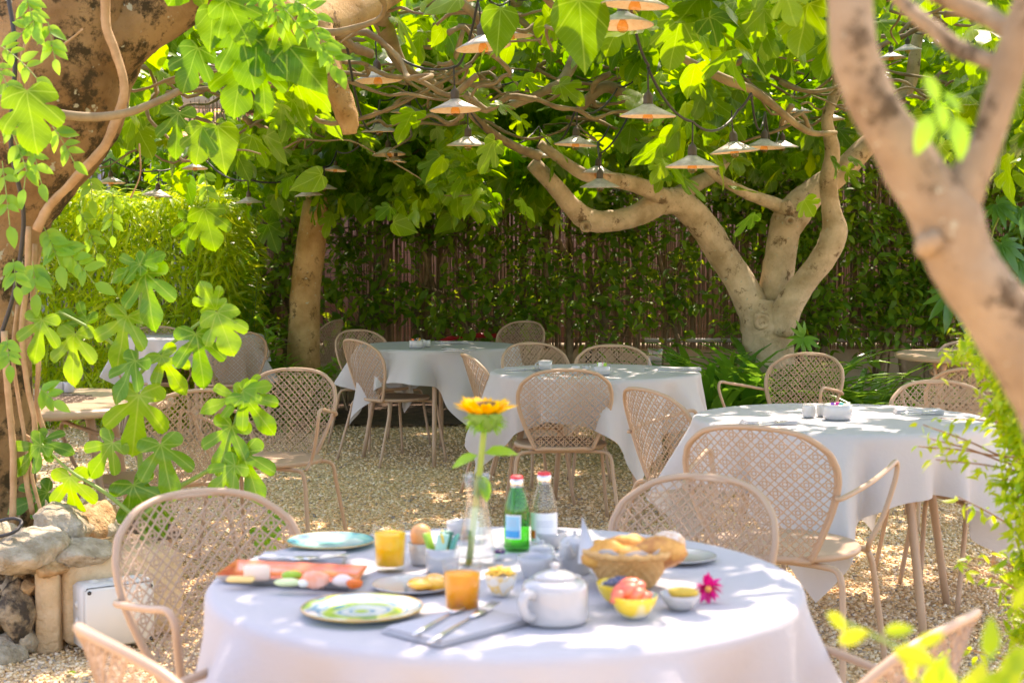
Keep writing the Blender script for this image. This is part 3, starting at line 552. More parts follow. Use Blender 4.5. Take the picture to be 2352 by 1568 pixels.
# fatsia: palmate leaves
def palm_leaf(mb, base, T, up, s_, nf=9):
    T = norm(np.array(T, float)); X = norm(np.cross(T, up)); N = np.cross(X, T)
    for q in range(nf):
        a = (q-(nf-1)/2)*.52; d = math.cos(a)*T+math.sin(a)*X; L = s_*(1-.12*abs(q-(nf-1)/2)); V, F, U = LANCE; sx_ = norm(np.cross(d, N)); R = np.stack([sx_*1.35, d, N], -1); mb.add(V@R.T*L+base, F, U, random.random()*.5)
fa = thing('fatsia', 'fatsia plant with large glossy hand shaped leaf before the fence at right', 'plant', at(2215, 900, 11.2)*[1, 1, 0])
st = MB(); mb = MB(); base = np.array(fa.location)
for (px, py, s_, an) in ((2185, 672, .34, -70), (2300, 560, .26, -60), (2340, 600, .24, -120), (2290, 470, .22, -40), (2345, 480, .22, -90), (2250, 760, .2, -50)):
    c = at(px, py, 10.9); S = spline([base, base+[.05, 0, .6], (c+base+[0, 0, 1.4])/2, c], 5); st.add(*tube(S, np.linspace(.012, .005, len(S)), 6)); a = math.radians(an)
    palm_leaf(mb, c, (math.cos(a), -.5, math.sin(a)), np.array([0, -1, .5]), s_)
baked(st.build('stems', M['greenstem']), fa); baked(mb.build('leaves', M['strap']), fa)
# banana like broad leaf and young fig sprouts
sp_ = thing('fig_seedling', 'small fig seedling beside the right side of the pale fig trunk', 'plant', at(1850, 930, 10)*[1, 1, 0])
mb = MB(); st = MB(); base = np.array(sp_.location); c = at(1845, 775, 10); st.add(*tube(spline([base, (base+c)/2+[.04, 0, 0], c]), .007, 6))
for a in (200, -25, -60, 110): palm_leaf(mb, c, (math.cos(math.radians(a)), -.4, math.sin(math.radians(a))), np.array([0, -1, .6]), .13, 3)
baked(st.build('stems', M['greenstem']), sp_); baked(mb.build('leaves', M['vine']), sp_)

# ================================================================== CHAIRS
def bw(v):
    return .93*np.interp(v, [0, .05, .1, .15, .2, .25, .29, .33, .36, .385, .4, .406, .408], [.150, .175, .198, .219, .236, .245, .243, .228, .200, .158, .108, .06, .0])
SC_V = .40
def backmap(u, v, off=0.0):
    u = np.asarray(u, float); v = np.asarray(v, float)
    y = -.185-v*.30+1.15*u*u; z = .412+v*.965
    return np.stack([u, y+off, z], -1)
def ribbon(mb, uv, wd, off, th=.0022, closed=False):
    uv = np.asarray(uv, float); d = np.gradient(uv, axis=0)
    if closed: d = np.roll(uv, -1, 0)-np.roll(uv, 1, 0)
    n_ = np.stack([-d[:, 1], d[:, 0]], -1); n_ /= np.maximum(np.linalg.norm(n_, axis=1, keepdims=True), 1e-9)
    a = uv+n_*wd/2; b = uv-n_*wd/2
    V = np.stack([backmap(a[:, 0], a[:, 1], off-th/2), backmap(b[:, 0], b[:, 1], off-th/2), backmap(b[:, 0], b[:, 1], off+th/2), backmap(a[:, 0], a[:, 1], off+th/2)], 1).reshape(-1, 3)
    m_ = len(uv); F = []
    for i in range(m_ if closed else m_-1):
        j = (i+1) % m_
        for c in range(4): F.append([i*4+c, i*4+(c+1) % 4, j*4+(c+1) % 4, j*4+c])
    mb.add(V, F)
def inside(u, v): return (v > .004) & (v < .404) & (np.abs(u) < bw(v)-.004)
def chair_pattern():
    mb = MB(); p = .0405; a = .0119; c0 = np.array([0, .21]); e1 = np.array([1, 1])/math.sqrt(2); e2 = np.array([-1, 1])/math.sqrt(2)
    for (e, f, off) in ((e1, e2, -.0012), (e2, e1, .0012)):
        for k in range(-10, 11):
            for s_ in (-1, 1):
                t_ = np.arange(-.36, .361, .012); L = c0+f*(k*p+s_*a)+e*t_[:, None]; ok = inside(L[:, 0], L[:, 1]); st_ = None
                for i in range(len(L)+1):
                    if i < len(L) and ok[i]: st_ = i if st_ is None else st_
                    elif st_ is not None:
                        if i-st_ >= 2: ribbon(mb, L[st_:i], .0033, off)
                        st_ = None
    for i in range(-10, 11):
        for j in range(-10, 11):
            c = c0+e1*(i*p)+e2*(j*p)
            if not inside(c[0], c[1]): continue
            an = np.linspace(0, 2*PI, 33)[:-1]; fi = (an+PI/4) % (PI/2)-PI/4; r = .94*(.0092*np.cos(fi)+np.sqrt(.0078**2-(.0092*np.sin(fi))**2))
            q = c+np.stack([np.cos(an), np.sin(an)], -1)*r[:, None]
            if inside(q[:, 0], q[:, 1]).all():
                ribbon(mb, q, .0035, -.0005, closed=True); an = np.linspace(0, 2*PI, 13)[:-1]; ribbon(mb, c+np.stack([np.cos(an), np.sin(an)], -1)*.0068, .0034, .0005, closed=True)
    return mb
pat = chair_pattern()
def make_chair(arms, lb):
    t = thing('garden_armchair' if arms else 'garden_chair', lb, 'armchair' if arms else 'chair')
    vv = np.r_[np.linspace(0, .33, 16), .35, .37, .385, .395, .402, .4065, .408]; L = np.stack([-bw(vv), vv], -1); Rr = np.stack([bw(vv), vv], -1)[::-1][1:]
    out = np.vstack([L, Rr]); P = backmap(out[:, 0], out[:, 1]); f = MB(); f.add(*tube(spline(P, 2), .0082, 8))
    b0 = np.stack([np.linspace(.1395, -.1395, 9), np.zeros(9)], -1); f.add(*tube(backmap(b0[:, 0], b0[:, 1], .0), .0078, 8))
    # inner flat lip
    lip = np.vstack([np.stack([-bw(vv)+.008, vv], -1)[:-2], np.stack([bw(vv)-.008, vv], -1)[::-1][2:]]); ribbon(f, lip, .010, .0, .003)
    bf = f.build('back_frame', M['taupe'], t)
    if not hasattr(make_chair, 'pm'): make_chair.pm = pat.mesh('back_lattice', M['taupe'], False)
    o = bpy.data.objects.new('back_lattice', make_chair.pm); C.objects.link(o); o.parent = bf
    V, F = lathe([(.001, .418), (.12, .418), (.19, .421), (.215, .427), (.226, .426), (.230, .418), (.226, .408), (.20, .404), (.001, .404)], 40, 1.0, .98, (0, .02, 0)); MB().add(V, F).build('seat', M['taupe'], t)
    for sx in (-1, 1):
        MB().add(*tube(spline([(sx*.08, .16, .396), (sx*.16, .175, .396), (sx*.205, .19, .392), (sx*.222, .197, .365), (sx*.232, .205, .30), (sx*.262, .245, .006)], 5), .0095, 8)).build('leg', M['taupe'], t)
        MB().add(*tube(spline([(sx*.06, -.11, .396), (sx*.16, -.135, .396), (sx*.208, -.155, .392), (sx*.228, -.170, .365), (sx*.236, -.182, .30), (sx*.262, -.265, .006)], 5), .0095, 8)).build('leg', M['taupe'], t)
    for yy in (.175, -.135): MB().add(*tube(spline([(-.16, yy, .396), (0, yy*.8, .394), (.16, yy, .396)], 4), .008, 6)).build('seat_support', M['taupe'], t)
    if arms:
        for sx in (-1, 1):
            p0 = backmap(sx*.2195, .2)
            MB().add(*tube(spline([p0+[-sx*.004, -.012, 0], p0+[sx*.016, .0, .002], (sx*.275, -.06, .632), (sx*.292, .09, .655), (sx*.296, .175, .668), (sx*.295, .205, .648), (sx*.288, .200, .60), (sx*.262, .17, .50), (sx*.232, .14, .43), (sx*.218, .17, .395)], 6), .0080, 8)).build('armrest', M['taupe'], t)
    return t
protoC, protoA = None, None
def chair(px, py, dx, dy, arms, lb, sc=1.0):
    global protoC, protoA
    top = on(px, py, .806*sc); d = np.array([dx, dy])/math.hypot(dx, dy); c = top[:2]+d*.305*sc; rz = math.atan2(-d[0], d[1])
    g = 'beige lattice back chairs round the tables'
    if arms:
        if protoA is None: protoA = make_chair(True, lb); protoA.location = (c[0], c[1], 0); protoA.rotation_euler = (0, 0, rz); protoA['group'] = g; return protoA
        return dup(protoA, (c[0], c[1], 0), rz, lb, g, sc)
    if protoC is None: protoC = make_chair(False, lb); protoC.location = (c[0], c[1], 0); protoC.rotation_euler = (0, 0, rz); protoC['group'] = g; return protoC
    return dup(protoC, (c[0], c[1], 0), rz, lb, g)
for a in ((440, 1130, .63, -.78, 1, 'blurred armchair at the breakfast table, left, beside the grey junction box'),
          (1635, 1095, -.63, -.78, 1, 'blurred armchair behind the basket and cake plate of the breakfast table'),
          (222, 1462, .80, .60, 1, 'blurred armchair cut off by the bottom left corner'),
          (2205, 1425, -.80, .60, 1, 'blurred armchair cut off by the bottom right corner'),
          (1722, 980, .46, .89, 1, 'large armchair with its back to the breakfast table, before the right white table', 1.045),
          (1470, 893, .86, .50, 1, 'armchair seen side on at the left end of the right white table'),
          (1865, 812, -.60, -.80, 1, 'lone armchair behind the right white table, before the strap leaves'),
          (2145, 875, .10, -1, 1, 'chair behind the right white table at its far right, partly hidden by the cloth'),
          (2225, 784, -.1, -1, 1, 'farthest right armchair behind the bare round table'),
          (2245, 846, .15, .99, 1, 'armchair at the near side of the bare round table at right'),
          (2440, 900, -.97, -.15, 1, 'armchair at the right edge whose seat and legs show under the lime shrub'),
          (1302, 849, -.06, 1, 0, 'armless chair with its back to the camera at the middle table'),
          (1065, 814, .97, .25, 0, 'armless chair seen side on at the left end of the middle table'),
          (1214, 788, .45, -.9, 0, 'armless chair behind the left part of the middle table, overlapping a higher one'),
          (1405, 793, 0, -1, 1, 'low arched chair back right behind the middle table, left of the tumbler'),
          (1210, 738, -.55, -.83, 0, 'highest chair back at the right end of the sugar bowl table'),
          (808, 780, .80, .60, 0, 'armless chair at the left end of the sugar bowl table, cloth hanging behind its back'),
          (815, 758, .65, -.76, 0, 'chair facing the camera at the back left of the sugar bowl table'),
          (777, 735, -.93, .30, 1, 'armchair turned left with both arms toward the leaning trunk'),
          (545, 762, -.35, .94, 1, 'armchair with its back to the camera at the left white table'),
          (682, 847, -.22, -.97, 1, 'empty armchair facing the camera on the open gravel, behind the fig sprout'),
          (453, 896, -.75, .65, 1, 'armchair mostly hidden by the fig sprout at the small bare table'),
          (360, 750, .2, -.98, 1, 'armchair behind the left white table hidden by fig leaves')):
    chair(*a)

# ================================================================== TABLES
TR, TZ = .524, .745
def table(x, y, ang, lb, bare=False, R=TR, group='round garden tables'):
    t = thing('round_table', lb, 'table', (x, y, 0), ang, group); z = TZ if bare else TZ-.006
    V, F = lathe([(.001, z), (R-.03, z), (R-.012, z-.002), (R, z-.010), (R, z-.030), (R-.02, z-.036), (.001, z-.036)], 64); MB().add(V, F).build('tabletop', M['taupe_top'], t)
    if bare:
        mb = MB()
        for i in range(-5, 6):
            for j in range(-5, 6):
                if i*i+j*j > 27: continue
                an = np.linspace(0, 2*PI, 13); mb.add(*tube(np.stack([i*.045+.016*np.cos(an), j*.045+.016*np.sin(an), np.full(13, z+.0012)], -1), .0022, 4, False))
        mb.build('perforated_rosette', mat('rosette_shadow', (.16, .11, .07), .7) if 'rosette_shadow' not in bpy.data.materials else bpy.data.materials['rosette_shadow'], t)
    for q in range(4):
        a = q*PI/2; c_, s_ = math.cos(a), math.sin(a); S = spline([(.36*c_, .36*s_, z-.036), (.40*c_, .40*s_, z-.2), (.50*c_, .50*s_, 0)], 4); MB().add(*tube(S, np.linspace(.020, .014, len(S)), 12)).build('leg', M['taupe'], t)
    ap = MB(); ap.add(*lathe([(.355, z-.037), (.36, z-.055), (.345, z-.055)], 40)); ap.build('apron', M['taupe'], t); return t
def cloth(x, y, ca, lb, seed, half_=.745, nseg=110, sag=1.0):
    """square cloth over the round top; ca = direction of one corner (deg)"""
    g = np.random.default_rng(seed); h = half_; L = np.linspace(-h, h, nseg); U, W = np.meshgrid(L, L); r = np.hypot(U, W); th = np.arctan2(W, U)
    R = TR+.004; e = np.maximum(r-R, 0); ph = g.uniform(0, 6, 6)
    rr = .018; drop = np.where(e < rr*PI/2, rr*(1-np.cos(e/rr)), rr+(e-rr*PI/2)); out = np.where(e < rr*PI/2, rr*np.sin(e/rr), rr)
    ef = np.maximum(e-.03, 0)
    corner = np.cos(4*(th-PI/4))                       # 1 at corners
    wave = .5*np.sin(9*th+ph[0])+.5*np.sin(14*th+ph[1])+.35*np.sin(23*th+ph[2])+.8*np.sin(5*th+ph[3])
    amp = np.minimum(ef, .30)*.30
    out = out+ef*(.10+.05*corner)+amp*wave+.10*np.clip(corner, 0, 1)*ef*np.cos(26*(th-PI/4*np.round(th/(PI/4))))*.7
    th2 = th+np.where(e > 0, np.minimum(ef, .35)*.20*np.sin(9*th+ph[4])+.10*np.minimum(ef, .4)*np.sin(4*th*2), 0)
    rad = np.where(e > 0, R+out, r); z = TZ+.001-drop*(.985)+np.where(e > 0, 0, .0012*np.sin(U*9+ph[5])*np.cos(W*11))
    rot = math.radians(ca)-PI/4
    V = np.stack([x+rad*np.cos(th2+rot), y+rad*np.sin(th2+rot), z], -1).reshape(-1, 3)
    i, j = np.meshgrid(np.arange(nseg-1), np.arange(nseg-1), indexing='ij'); i = i.ravel()*nseg; j = j.ravel()
    mb = MB(); mb.add(V, np.stack([i+j, i+j+1, i+nseg+j+1, i+nseg+j], -1))
    o = mb.build('tablecloth', M['cloth']); return tag(o, lb, 'tablecloth', 'white square tablecloths')
TA, TB, TC_, TD, TF = (-.012, 2.735), (.43, 7.72), (1.215, 5.50), (-.495, 9.95), (-2.42, 11.25)
table(*TA, .6, 'round table laid for breakfast under a white cloth in the foreground')
cloth(*TA, 230, 'white cloth of the foreground breakfast table', 1, .80, 160)
table(*TB, .4, 'round table under a white cloth in the middle, with the tumbler on it'); cloth(*TB, 292, 'white cloth of the middle table, corner hanging behind the armless chair', 2)
table(*TC_, math.radians(23), 'round table under a white cloth at the right, two thick legs showing'); cloth(*TC_, -112, 'white cloth of the right table, lime shrub twigs in front of it', 3, .76)
table(*TD, math.radians(270), 'round table under a white cloth at the back, bright sugar sachets on it'); cloth(*TD, 205, 'white cloth of the back table with an arched front hem and one leg below', 4)
table(*TF, .3, 'round table under a white cloth at the far left behind fig leaves'); cloth(*TF, -35, 'white cloth of the far left table behind the fig sprout', 5)
table(2.92, 9.15, .5, 'bare beige round table at the far right before the shrubs', True, .56)
table(-1.98, 6.2, .9, 'bare beige round table behind the old trunk at the left', True, .56)
# ================================================================== TABLEWARE
Z0 = TZ+.003
def it(px, pyb, rpx, z=Z0):
    """front contact point of a round thing of half width rpx -> (centre, radius)"""
    c = on(px, pyb, z); r = rpx*c[1]/FPX; return np.array([c[0], c[1]+r*.95, z]), r
M['juice1'] = mat('yellow_juice', (1, .52, .0), .3); M['juice2'] = mat('orange_juice', (1, .34, .0), .3)
for k_ in ('juice1', 'juice2'): b_ = M[k_].node_tree.nodes['Principled BSDF']; b_.inputs['Subsurface Weight'].default_value = .6; b_.inputs['Subsurface Scale'].default_value = .03
M['egg'] = mat('brown_eggshell', (.72, .33, .12), .45, (.76, .38, .16), 20); M['basket'] = mat('wicker', (.55, .29, .09), .6, (.68, .40, .15), 60, bmp=.8, bscale=120)
M['bread'] = mat('pastry_crust', (.55, .22, .03), .55, (.78, .42, .09), 30, bmp=.5, bscale=80); M['darkbread'] = mat('browned_pastry', (.40, .13, .03), .5, (.70, .35, .08), 35, bmp=.5, bscale=80)
def pot(name, lb, cat, px, pyb, rpx, prof, m='porcelain', part=None, group=None):
    """prof in units of r"""
    c, r = it(px, pyb, rpx); t = thing(name, lb, cat, c, 0, group); V, F = lathe(np.array(prof)*r, 40); MB().add(V, F).build(part or 'body', M[m], t); return t, r, c
def disc(t, name, R, z, m, n=32): V, F = lathe([(.0005, z+.0003), (R, z), (R, z-.002)], n); return MB().add(V, F).build(name, m, t)
bowlp = [(.001, .0), (.45, 0), (.5, .02), (.75, .3), (.93, .6), (1, .9), (.985, .92), (.95, .88), (.85, .58), (.6, .25), (.001, .16)]
def plate(px, pyc, rpx, lb, m, rimm=None):
    c = on(px, pyc, Z0); r = rpx*c[1]/FPX; t = thing('plate', lb, 'plate', (c[0], c[1], Z0)); V, F = lathe(np.array([(.001, .02), (.55, .0), (.62, 0), (.66, .02), (.92, .085), (1, .12), (.995, .135), (.96, .125), (.70, .055), (.64, .045), (.001, .045)])*r, 56)
    MB().add(V, F).build('dish', m, t)
    V, F = lathe(np.array([(.985, .135), (1.0, .142), (1.008, .128), (1.0, .115)])*r, 56); MB().add(V, F).build('rim', rimm or M['porcelain'], t); return t, r, c
def patmat(name, stops, rings, k, base=(.8, .8, .78)):
    m, nt, b = newmat(name); L = nt.links; N = nt.nodes; t = N.new('ShaderNodeTexCoord'); v = N.new('ShaderNodeTexVoronoi'); v.inputs['Scale'].default_value = k; L.new(t.outputs['Object'], v.inputs['Vector'])
    wv = N.new('ShaderNodeTexWave'); wv.wave_type = 'RINGS'; wv.rings_direction = 'SPHERICAL'; wv.inputs['Scale'].default_value = rings; wv.inputs['Distortion'].default_value = 4; L.new(t.outputs['Object'], wv.inputs['Vector'])
    ad = N.new('ShaderNodeMath'); ad.operation = 'ADD'; L.new(v.outputs['Distance'], ad.inputs[0]); L.new(wv.outputs['Fac'], ad.inputs[1]); dv = N.new('ShaderNodeMath'); dv.operation = 'MULTIPLY'; dv.inputs[1].default_value = .6; L.new(ad.outputs[0], dv.inputs[0])
    L.new(ramp(nt, dv.outputs[0], stops), b.inputs['Base Color']); b.inputs['Roughness'].default_value = .12; b.inputs['Coat Weight'].default_value = .5; return m
M['teal'] = patmat('teal_glaze', [(.15, (.05, .12, .30)), (.25, (.10, .42, .45)), (.42, (.30, .62, .55)), (.7, (.22, .56, .52)), (.85, (.62, .78, .72))], 4, 24)
M['limeglaze'] = patmat('green_blue_glaze', [(.15, (.05, .22, .42)), (.28, (.40, .62, .10)), (.45, (.52, .70, .12)), (.60, (.80, .82, .72)), (.75, (.10, .35, .55)), (.9, (.8, .82, .75))], 6, 18)
M['ochre'] = mat('ochre_rim', (.55, .30, .06), .3); M['red'] = mat('red_glaze', (.80, .13, .04), .2, (.85, .22, .12), 14, coat=.4, stretch=(.2, 3, 1))
plate(760, 1252, 103, 'teal glazed plate at the back left of the breakfast table', M['teal'], M['ochre'])
plate(832, 1410, 141, 'green and blue patterned plate at the front of the breakfast table', M['limeglaze'], M['ochre'])
t, r, c = plate(950, 1351, 97, 'white plate with orange preserve on it behind the patterned plate', M['porcelain'])
M['apricot'] = mat('apricot_preserve', (.90, .36, .01), .08, (.95, .48, .02), 30, bmp=.4, bscale=90, coat=1)
for q in range(7): V, F = blob(.022, q, .2, sq=(1.2, .9, .5)); MB().add(V+[.014+.02*(q % 3)+.004*q, -.025+.018*(q//3), .014], F).build('apricot_half', M['apricot'], t)
t, r, c = plate(1562, 1285, 84, 'white plate carrying the sugared bun at the right back', M['porcelain'])
bun = thing('sugared_bun', 'round bun dusted with sugar over yellow sponge on a white plate', 'bun', it(1538, 1290, 38, Z0+.006)[0]); r = it(1538, 1290, 38)[1]
V, F = lathe(np.array([(.001, 0), (.92, 0), (1, .15), (.96, .38), (1, .55), (.9, .7), (.001, .7)])*r, 30); MB().add(V, F).build('sponge', mat('yellow_sponge', (.85, .50, .05), .8, (.9, .62, .2), 30), bun)
V, F = lathe(np.array([(1.03, .66), (1.1, .85), (1.0, 1.25), (.7, 1.55), (.35, 1.68), (.001, 1.7)])*r, 30); MB().add(V, F).build('sugared_top', mat('sugared_crust', (.62, .30, .10), .7, (.85, .80, .75), 45), bun)
# red platter with food
def quadpt(px, py, z=Z0): return on(px, py, z)
a_, b__, c_, d_ = quadpt(497, 1338), quadpt(545, 1302), quadpt(843, 1316), quadpt(818, 1358)
pl = thing('platter', 'long red glazed platter of cheese and vegetables at the left table edge', 'platter', (a_+b__+c_+d_)/4); cen = (a_+b__+c_+d_)/4
Q = np.array([a_, d_, c_, b__])-cen; lv = [(.86, .001), (.90, .0), (1.0, .012), (1.02, .015), (.99, .015), (.88, .006)]
mb = MB(); V = []
for s_, z in lv: V += [q*np.array([s_, s_, 0])+[0, 0, z] for q in Q]
F = [[i*4+j, i*4+(j+1) % 4, i*4+4+(j+1) % 4, i*4+4+j] for i in range(3) for j in range(4)]; mb.add(V, F); mb.build('dish', M['porcelain'], pl)
mb = MB(); F = [[i*4+j, i*4+(j+1) % 4, i*4+4+(j+1) % 4, i*4+4+j] for i in range(3, 5) for j in range(4)]+[[20, 21, 22, 23]]; mb.add(V, F); mb.build('red_glaze', M['red'], pl)
def food(name, lb, cat, px, pyb, m, sq, r=.02, sd=0, z=Z0+.012, shape='blob', rz=0):
    c = on(px, pyb, z); mb = MB()
    if shape == 'blob': V, F = blob(r, sd, .14, sq=sq); mb.add(V+[0, 0, r*sq[2]*.8], F)
    else: V, F = box((0, 0, sq[2]/2), sq, rz, .004); mb.add(V, F)
    o = mb.build(name, m); o.location = c; return tag(o, lb, cat)
M['cheese'] = mat('yellow_cheese', (.85, .60, .22), .5); M['ham'] = mat('pale_cheese', (.78, .66, .52), .6, (.85, .60, .48), 30); M['cuke'] = mat('cucumber_flesh', (.66, .76, .40), .35)
M['skin'] = mat('green_pepper', (.30, .50, .03), .3); M['salmon'] = mat('salmon', (.88, .30, .16), .3, (.90, .52, .40), 40); M['radish'] = mat('pale_radish', (.78, .66, .60), .4); M['feta'] = mat('white_cheese', (.82, .82, .72), .5)
food('cheese_wedge', 'thick pale cheese wedge at the left end of the red platter', 'cheese', 590, 1331, M['ham'], (.046, .026, .026), shape='box', rz=.2)
food('cheese_slice', 'flat yellow cheese slice before the pale wedge on the platter', 'cheese', 553, 1336, M['cheese'], (.05, .02, .010), shape='box', rz=-.1)
food('cucumber', 'pale green cucumber piece in the middle of the red platter', 'cucumber', 661, 1345, M['cuke'], (1.3, .8, .55), .015, 2)
food('green_pepper', 'green pepper piece behind the cucumber on the platter', 'pepper', 668, 1332, M['skin'], (1.1, .8, .7), .015, 3)
food('white_cheese_cube', 'small white cheese cube right of the cucumber', 'cheese', 697, 1347, M['feta'], (.018, .016, .013), shape='box', rz=.3)
food('smoked_salmon', 'folded pink smoked salmon on the red platter', 'salmon', 730, 1345, M['salmon'], (1.4, .9, .8), .018, 5)
food('radish', 'pale radish at the right end of the red platter', 'radish', 788, 1344, M['radish'], (1.2, .8, .7), .016, 6)
food('tomato_piece', 'small orange red tomato piece at the right tip of the platter', 'tomato', 816, 1348, mat('tomato', (.80, .16, .02), .25), (1.2, .8, .7), .012, 7)
# drinks
glassp = [(.001, 0), (.80, 0), (.84, .04), (1, 2.15), (.985, 2.17), (.97, 2.13)]
def drink(px, pyb, rpx, H, fill, lb, m):
    c, r = it(px, pyb, rpx); t = thing('juice_glass', lb, 'glass', c); P = np.array(glassp)*r; P[:, 1] *= H/(2.17*r); MB().add(*lathe(P, 40)).build('tumbler', M['glass'], t)
    k = H*fill; V, F = lathe([(.001, H*.12), (r*.815, H*.12), (r*(.82+.11*fill), k), (r*.5, k+.001), (.001, k+.001)], 40); MB().add(V, F).build('juice', m, t)
drink(893, 1316, 40, .088, .80, 'tumbler of yellow orange juice behind the preserve plate', M['juice1'])
drink(1060, 1417, 46, .088, .76, 'tumbler of deep orange juice left of the teapot', M['juice2'])
ec, r, c = pot('egg_cup', 'white egg cup between yellow juice and sachet bowl', 'egg cup', 965, 1300, 29, [(.001, 0), (.7, 0), (.8, .1), (.95, .9), (1, 1.7), (.96, 1.75), (.85, 1.7), (.6, 1.1), (.001, 1.0)])
e_ = MB(); an = np.linspace(0, PI, 14); V, F = lathe(np.stack([.0205*np.sin(an), -.026*np.cos(an)+.004*np.sin(an)**2], -1)+[1e-5, 0], 28); e_.add(V, F); o = e_.build('egg', M['egg'], loc=c+[0, 0, .052]); tag(o, 'brown boiled egg standing in the white egg cup', 'egg')
sb, r, c = pot('sachet_bowl', 'white bowl holding green sachets beside the egg cup', 'bowl', 1014, 1319, 40, [(.001, 0), (.85, 0), (.95, .1), (1, .8), (.97, 1.42), (.92, 1.42), (.9, .8), (.001, .3)])
def sachets(c, cols, n, w_, h, lb, z0, spread, seed=1):
    g = np.random.default_rng(seed)
    for q in range(n):
        V, F = box((0, 0, h/2), (w_, .004, h), 0, .0015); ty, tx = g.uniform(-.5, .5), g.uniform(-.45, .45); V = V+np.stack([V[:, 2]*ty*.8, V[:, 2]*tx, V[:, 0]*ty*.2], -1)
        a = g.uniform(0, PI); R = np.array([[math.cos(a), -math.sin(a), 0], [math.sin(a), math.cos(a), 0], [0, 0, 1]]); V = V@R.T
        o = MB().add(V, F).build('sachet', cols[q % len(cols)]); o.location = c+np.array([spread*math.cos(q*2.4)*.7, spread*math.sin(q*2.4)*.7, z0]); tag(o, lb, 'sachet', lb)
cg = [mat('sachet_teal', (.05, .32, .26), .4), mat('sachet_dark_green', (.02, .12, .07), .4), mat('sachet_pale', (.35, .62, .52), .4), mat('sachet_yellow', (.80, .55, .02), .4), mat('sachet_lime', (.25, .45, .05), .4)]
sachets(c, cg, 9, .022, .055, 'foil sachet standing in the bowl beside the egg cup', .018, .02)
pot('bowl', 'white bowl of light brown sugar behind the glass vase', 'bowl', 1062, 1240, 40, bowlp)
# vase with sunflower
c, r = it(1094, 1303, 46); va = thing('glass_vase', 'clear conical glass vase with flared rim holding the sunflower', 'vase', c)
P = np.array([(.001, 0), (.95, 0), (1.0, .08), (1.0, .3), (.82, 1.6), (.62, 2.9), (.56, 3.55), (.62, 4.0), (.72, 4.55), (.74, 4.62), (.70, 4.62), (.585, 4.0), (.52, 3.55), (.58, 2.9), (.77, 1.6), (.92, .4), (.001, .3)])*r; M['vaseglass'] = thinglass('vase_glass', (.93, .95, .96), .12); MB().add(*lathe(P, 40)).build('body', M['vaseglass'], va)
sf = thing('sunflower', 'yellow sunflower leaning up out of the glass vase', 'flower', (c[0], c[1], 0))
S = spline([at(1076, 1300, c[1]), at(1088, 1200, c[1]), at(1102, 1080, c[1]-.01), at(1112, 985, c[1]-.01)], 6); baked(MB().add(*tube(S, np.linspace(.0068, .0060, len(S)), 10)).build('stem', mat('sunflower_stem', (.32, .40, .06), .5), sf), sf)
hd = at(1114, 962, c[1]-.01); mb = MB(); an = np.linspace(0, 2*PI, 64)+rng.normal(0, .05, 64); n_ = len(an); el = rng.uniform(.45, .95, n_); T = np.stack([np.cos(an)*np.cos(el), np.sin(an)*np.cos(el), np.sin(el)], -1)
place(mb, oval_tpl(.40, 4, .3, .1), hd+T*[.030, .030, .004]+[0, 0, .008], T, rng.uniform(.034, .044, n_), .12); petal = leafmat('sunflower_petal', (.95, .50, .0), (.95, .64, .0), (1, .60, 0), (1, .76, .01), tr=.5, rough=.5); baked(mb.build('petals', petal), sf)
V, F = lathe([(.001, .03), (.02, .032), (.028, .02), (.001, .01)], 20); baked(MB().add(V+hd, F).build('disc', mat('sunflower_disc', (.22, .10, .02), .8)), sf)
V, F = lathe([(.001, -.026), (.012, -.024), (.028, -.010), (.034, .006), (.030, .012)], 20); baked(MB().add(V+hd, F).build('calyx', mat('sunflower_calyx', (.16, .30, .04), .7)), sf)
mb = MB(); an = rng.uniform(0, 2*PI, 90); T = np.stack([np.cos(an), np.sin(an), rng.uniform(-1.3, .6, 90)], -1); place(mb, LANCE, hd+norm(T)*[.024, .024, .014], T, .024, .4); baked(mb.build('sepals', M['vine']), sf)
mb = MB()
for (px, py, an, s_) in ((1098, 1045, 195, .055), (1112, 1040, 10, .065), (1100, 1090, -60, .05), (1104, 1100, -70, .045)):
    a = math.radians(an); T = norm(np.array([math.cos(a), -.25, math.sin(a)])); X = norm(np.cross(T, [0, -.6, 1])); N = np.cross(X, T); V, F, U = oval_tpl(.5); mb.add(V@np.stack([X, T, N], -1).T*s_+at(px, py, c[1]-.01), F, U, .8)
baked(mb.build('stem_leaves', M['vine']), sf)
# bottles
botp = [(.001, .03), (.7, 0), (.95, .05), (1, .2), (1, 3.2), (.93, 3.8), (.62, 4.9), (.46, 5.4), (.44, 5.75), (.40, 5.75), (.40, 5.4), (.9, 3.5), (.94, .3), (.001, .25)]
def bottle(px, pyb, rpx, lb, gm, capm, H, z=Z0):
    c, r = it(px, pyb, rpx); t = thing('water_bottle', lb, 'bottle', c); P = np.array(botp)*r; P[:, 1] *= H/(6.3*r); k = H/6.3
    MB().add(*lathe(P, 40)).build('body', M[gm] if isinstance(gm, str) else gm, t); MB().add(*lathe([(r*.50, k*5.35), (r*.52, k*5.4), (r*.52, k*6.0), (r*.44, k*6.08)], 28)).build('cap_band', M['steel'], t)
    MB().add(*lathe([(r*.50, k*5.98), (r*.50, k*6.2), (r*.42, k*6.28), (.001, k*6.3)], 28)).build('cap', capm, t)
    w_ = MB(); w_.add(*lathe([(.001, k*.3), (r*.90, k*.32), (r*.90, k*2.9), (.001, k*2.92)], 32)); return t, r, k, c
def wraplab(t, r, z0, z1, a0, a1, name, m, off=.0008):
    an = np.linspace(a0, a1, 14); V = [((r+off)*math.cos(a), (r+off)*math.sin(a), z) for z in (z0, z1) for a in an]; MB().add(V, [[i, i+1, 15+i, 14+i] for i in range(13)]).build(name, m, t)
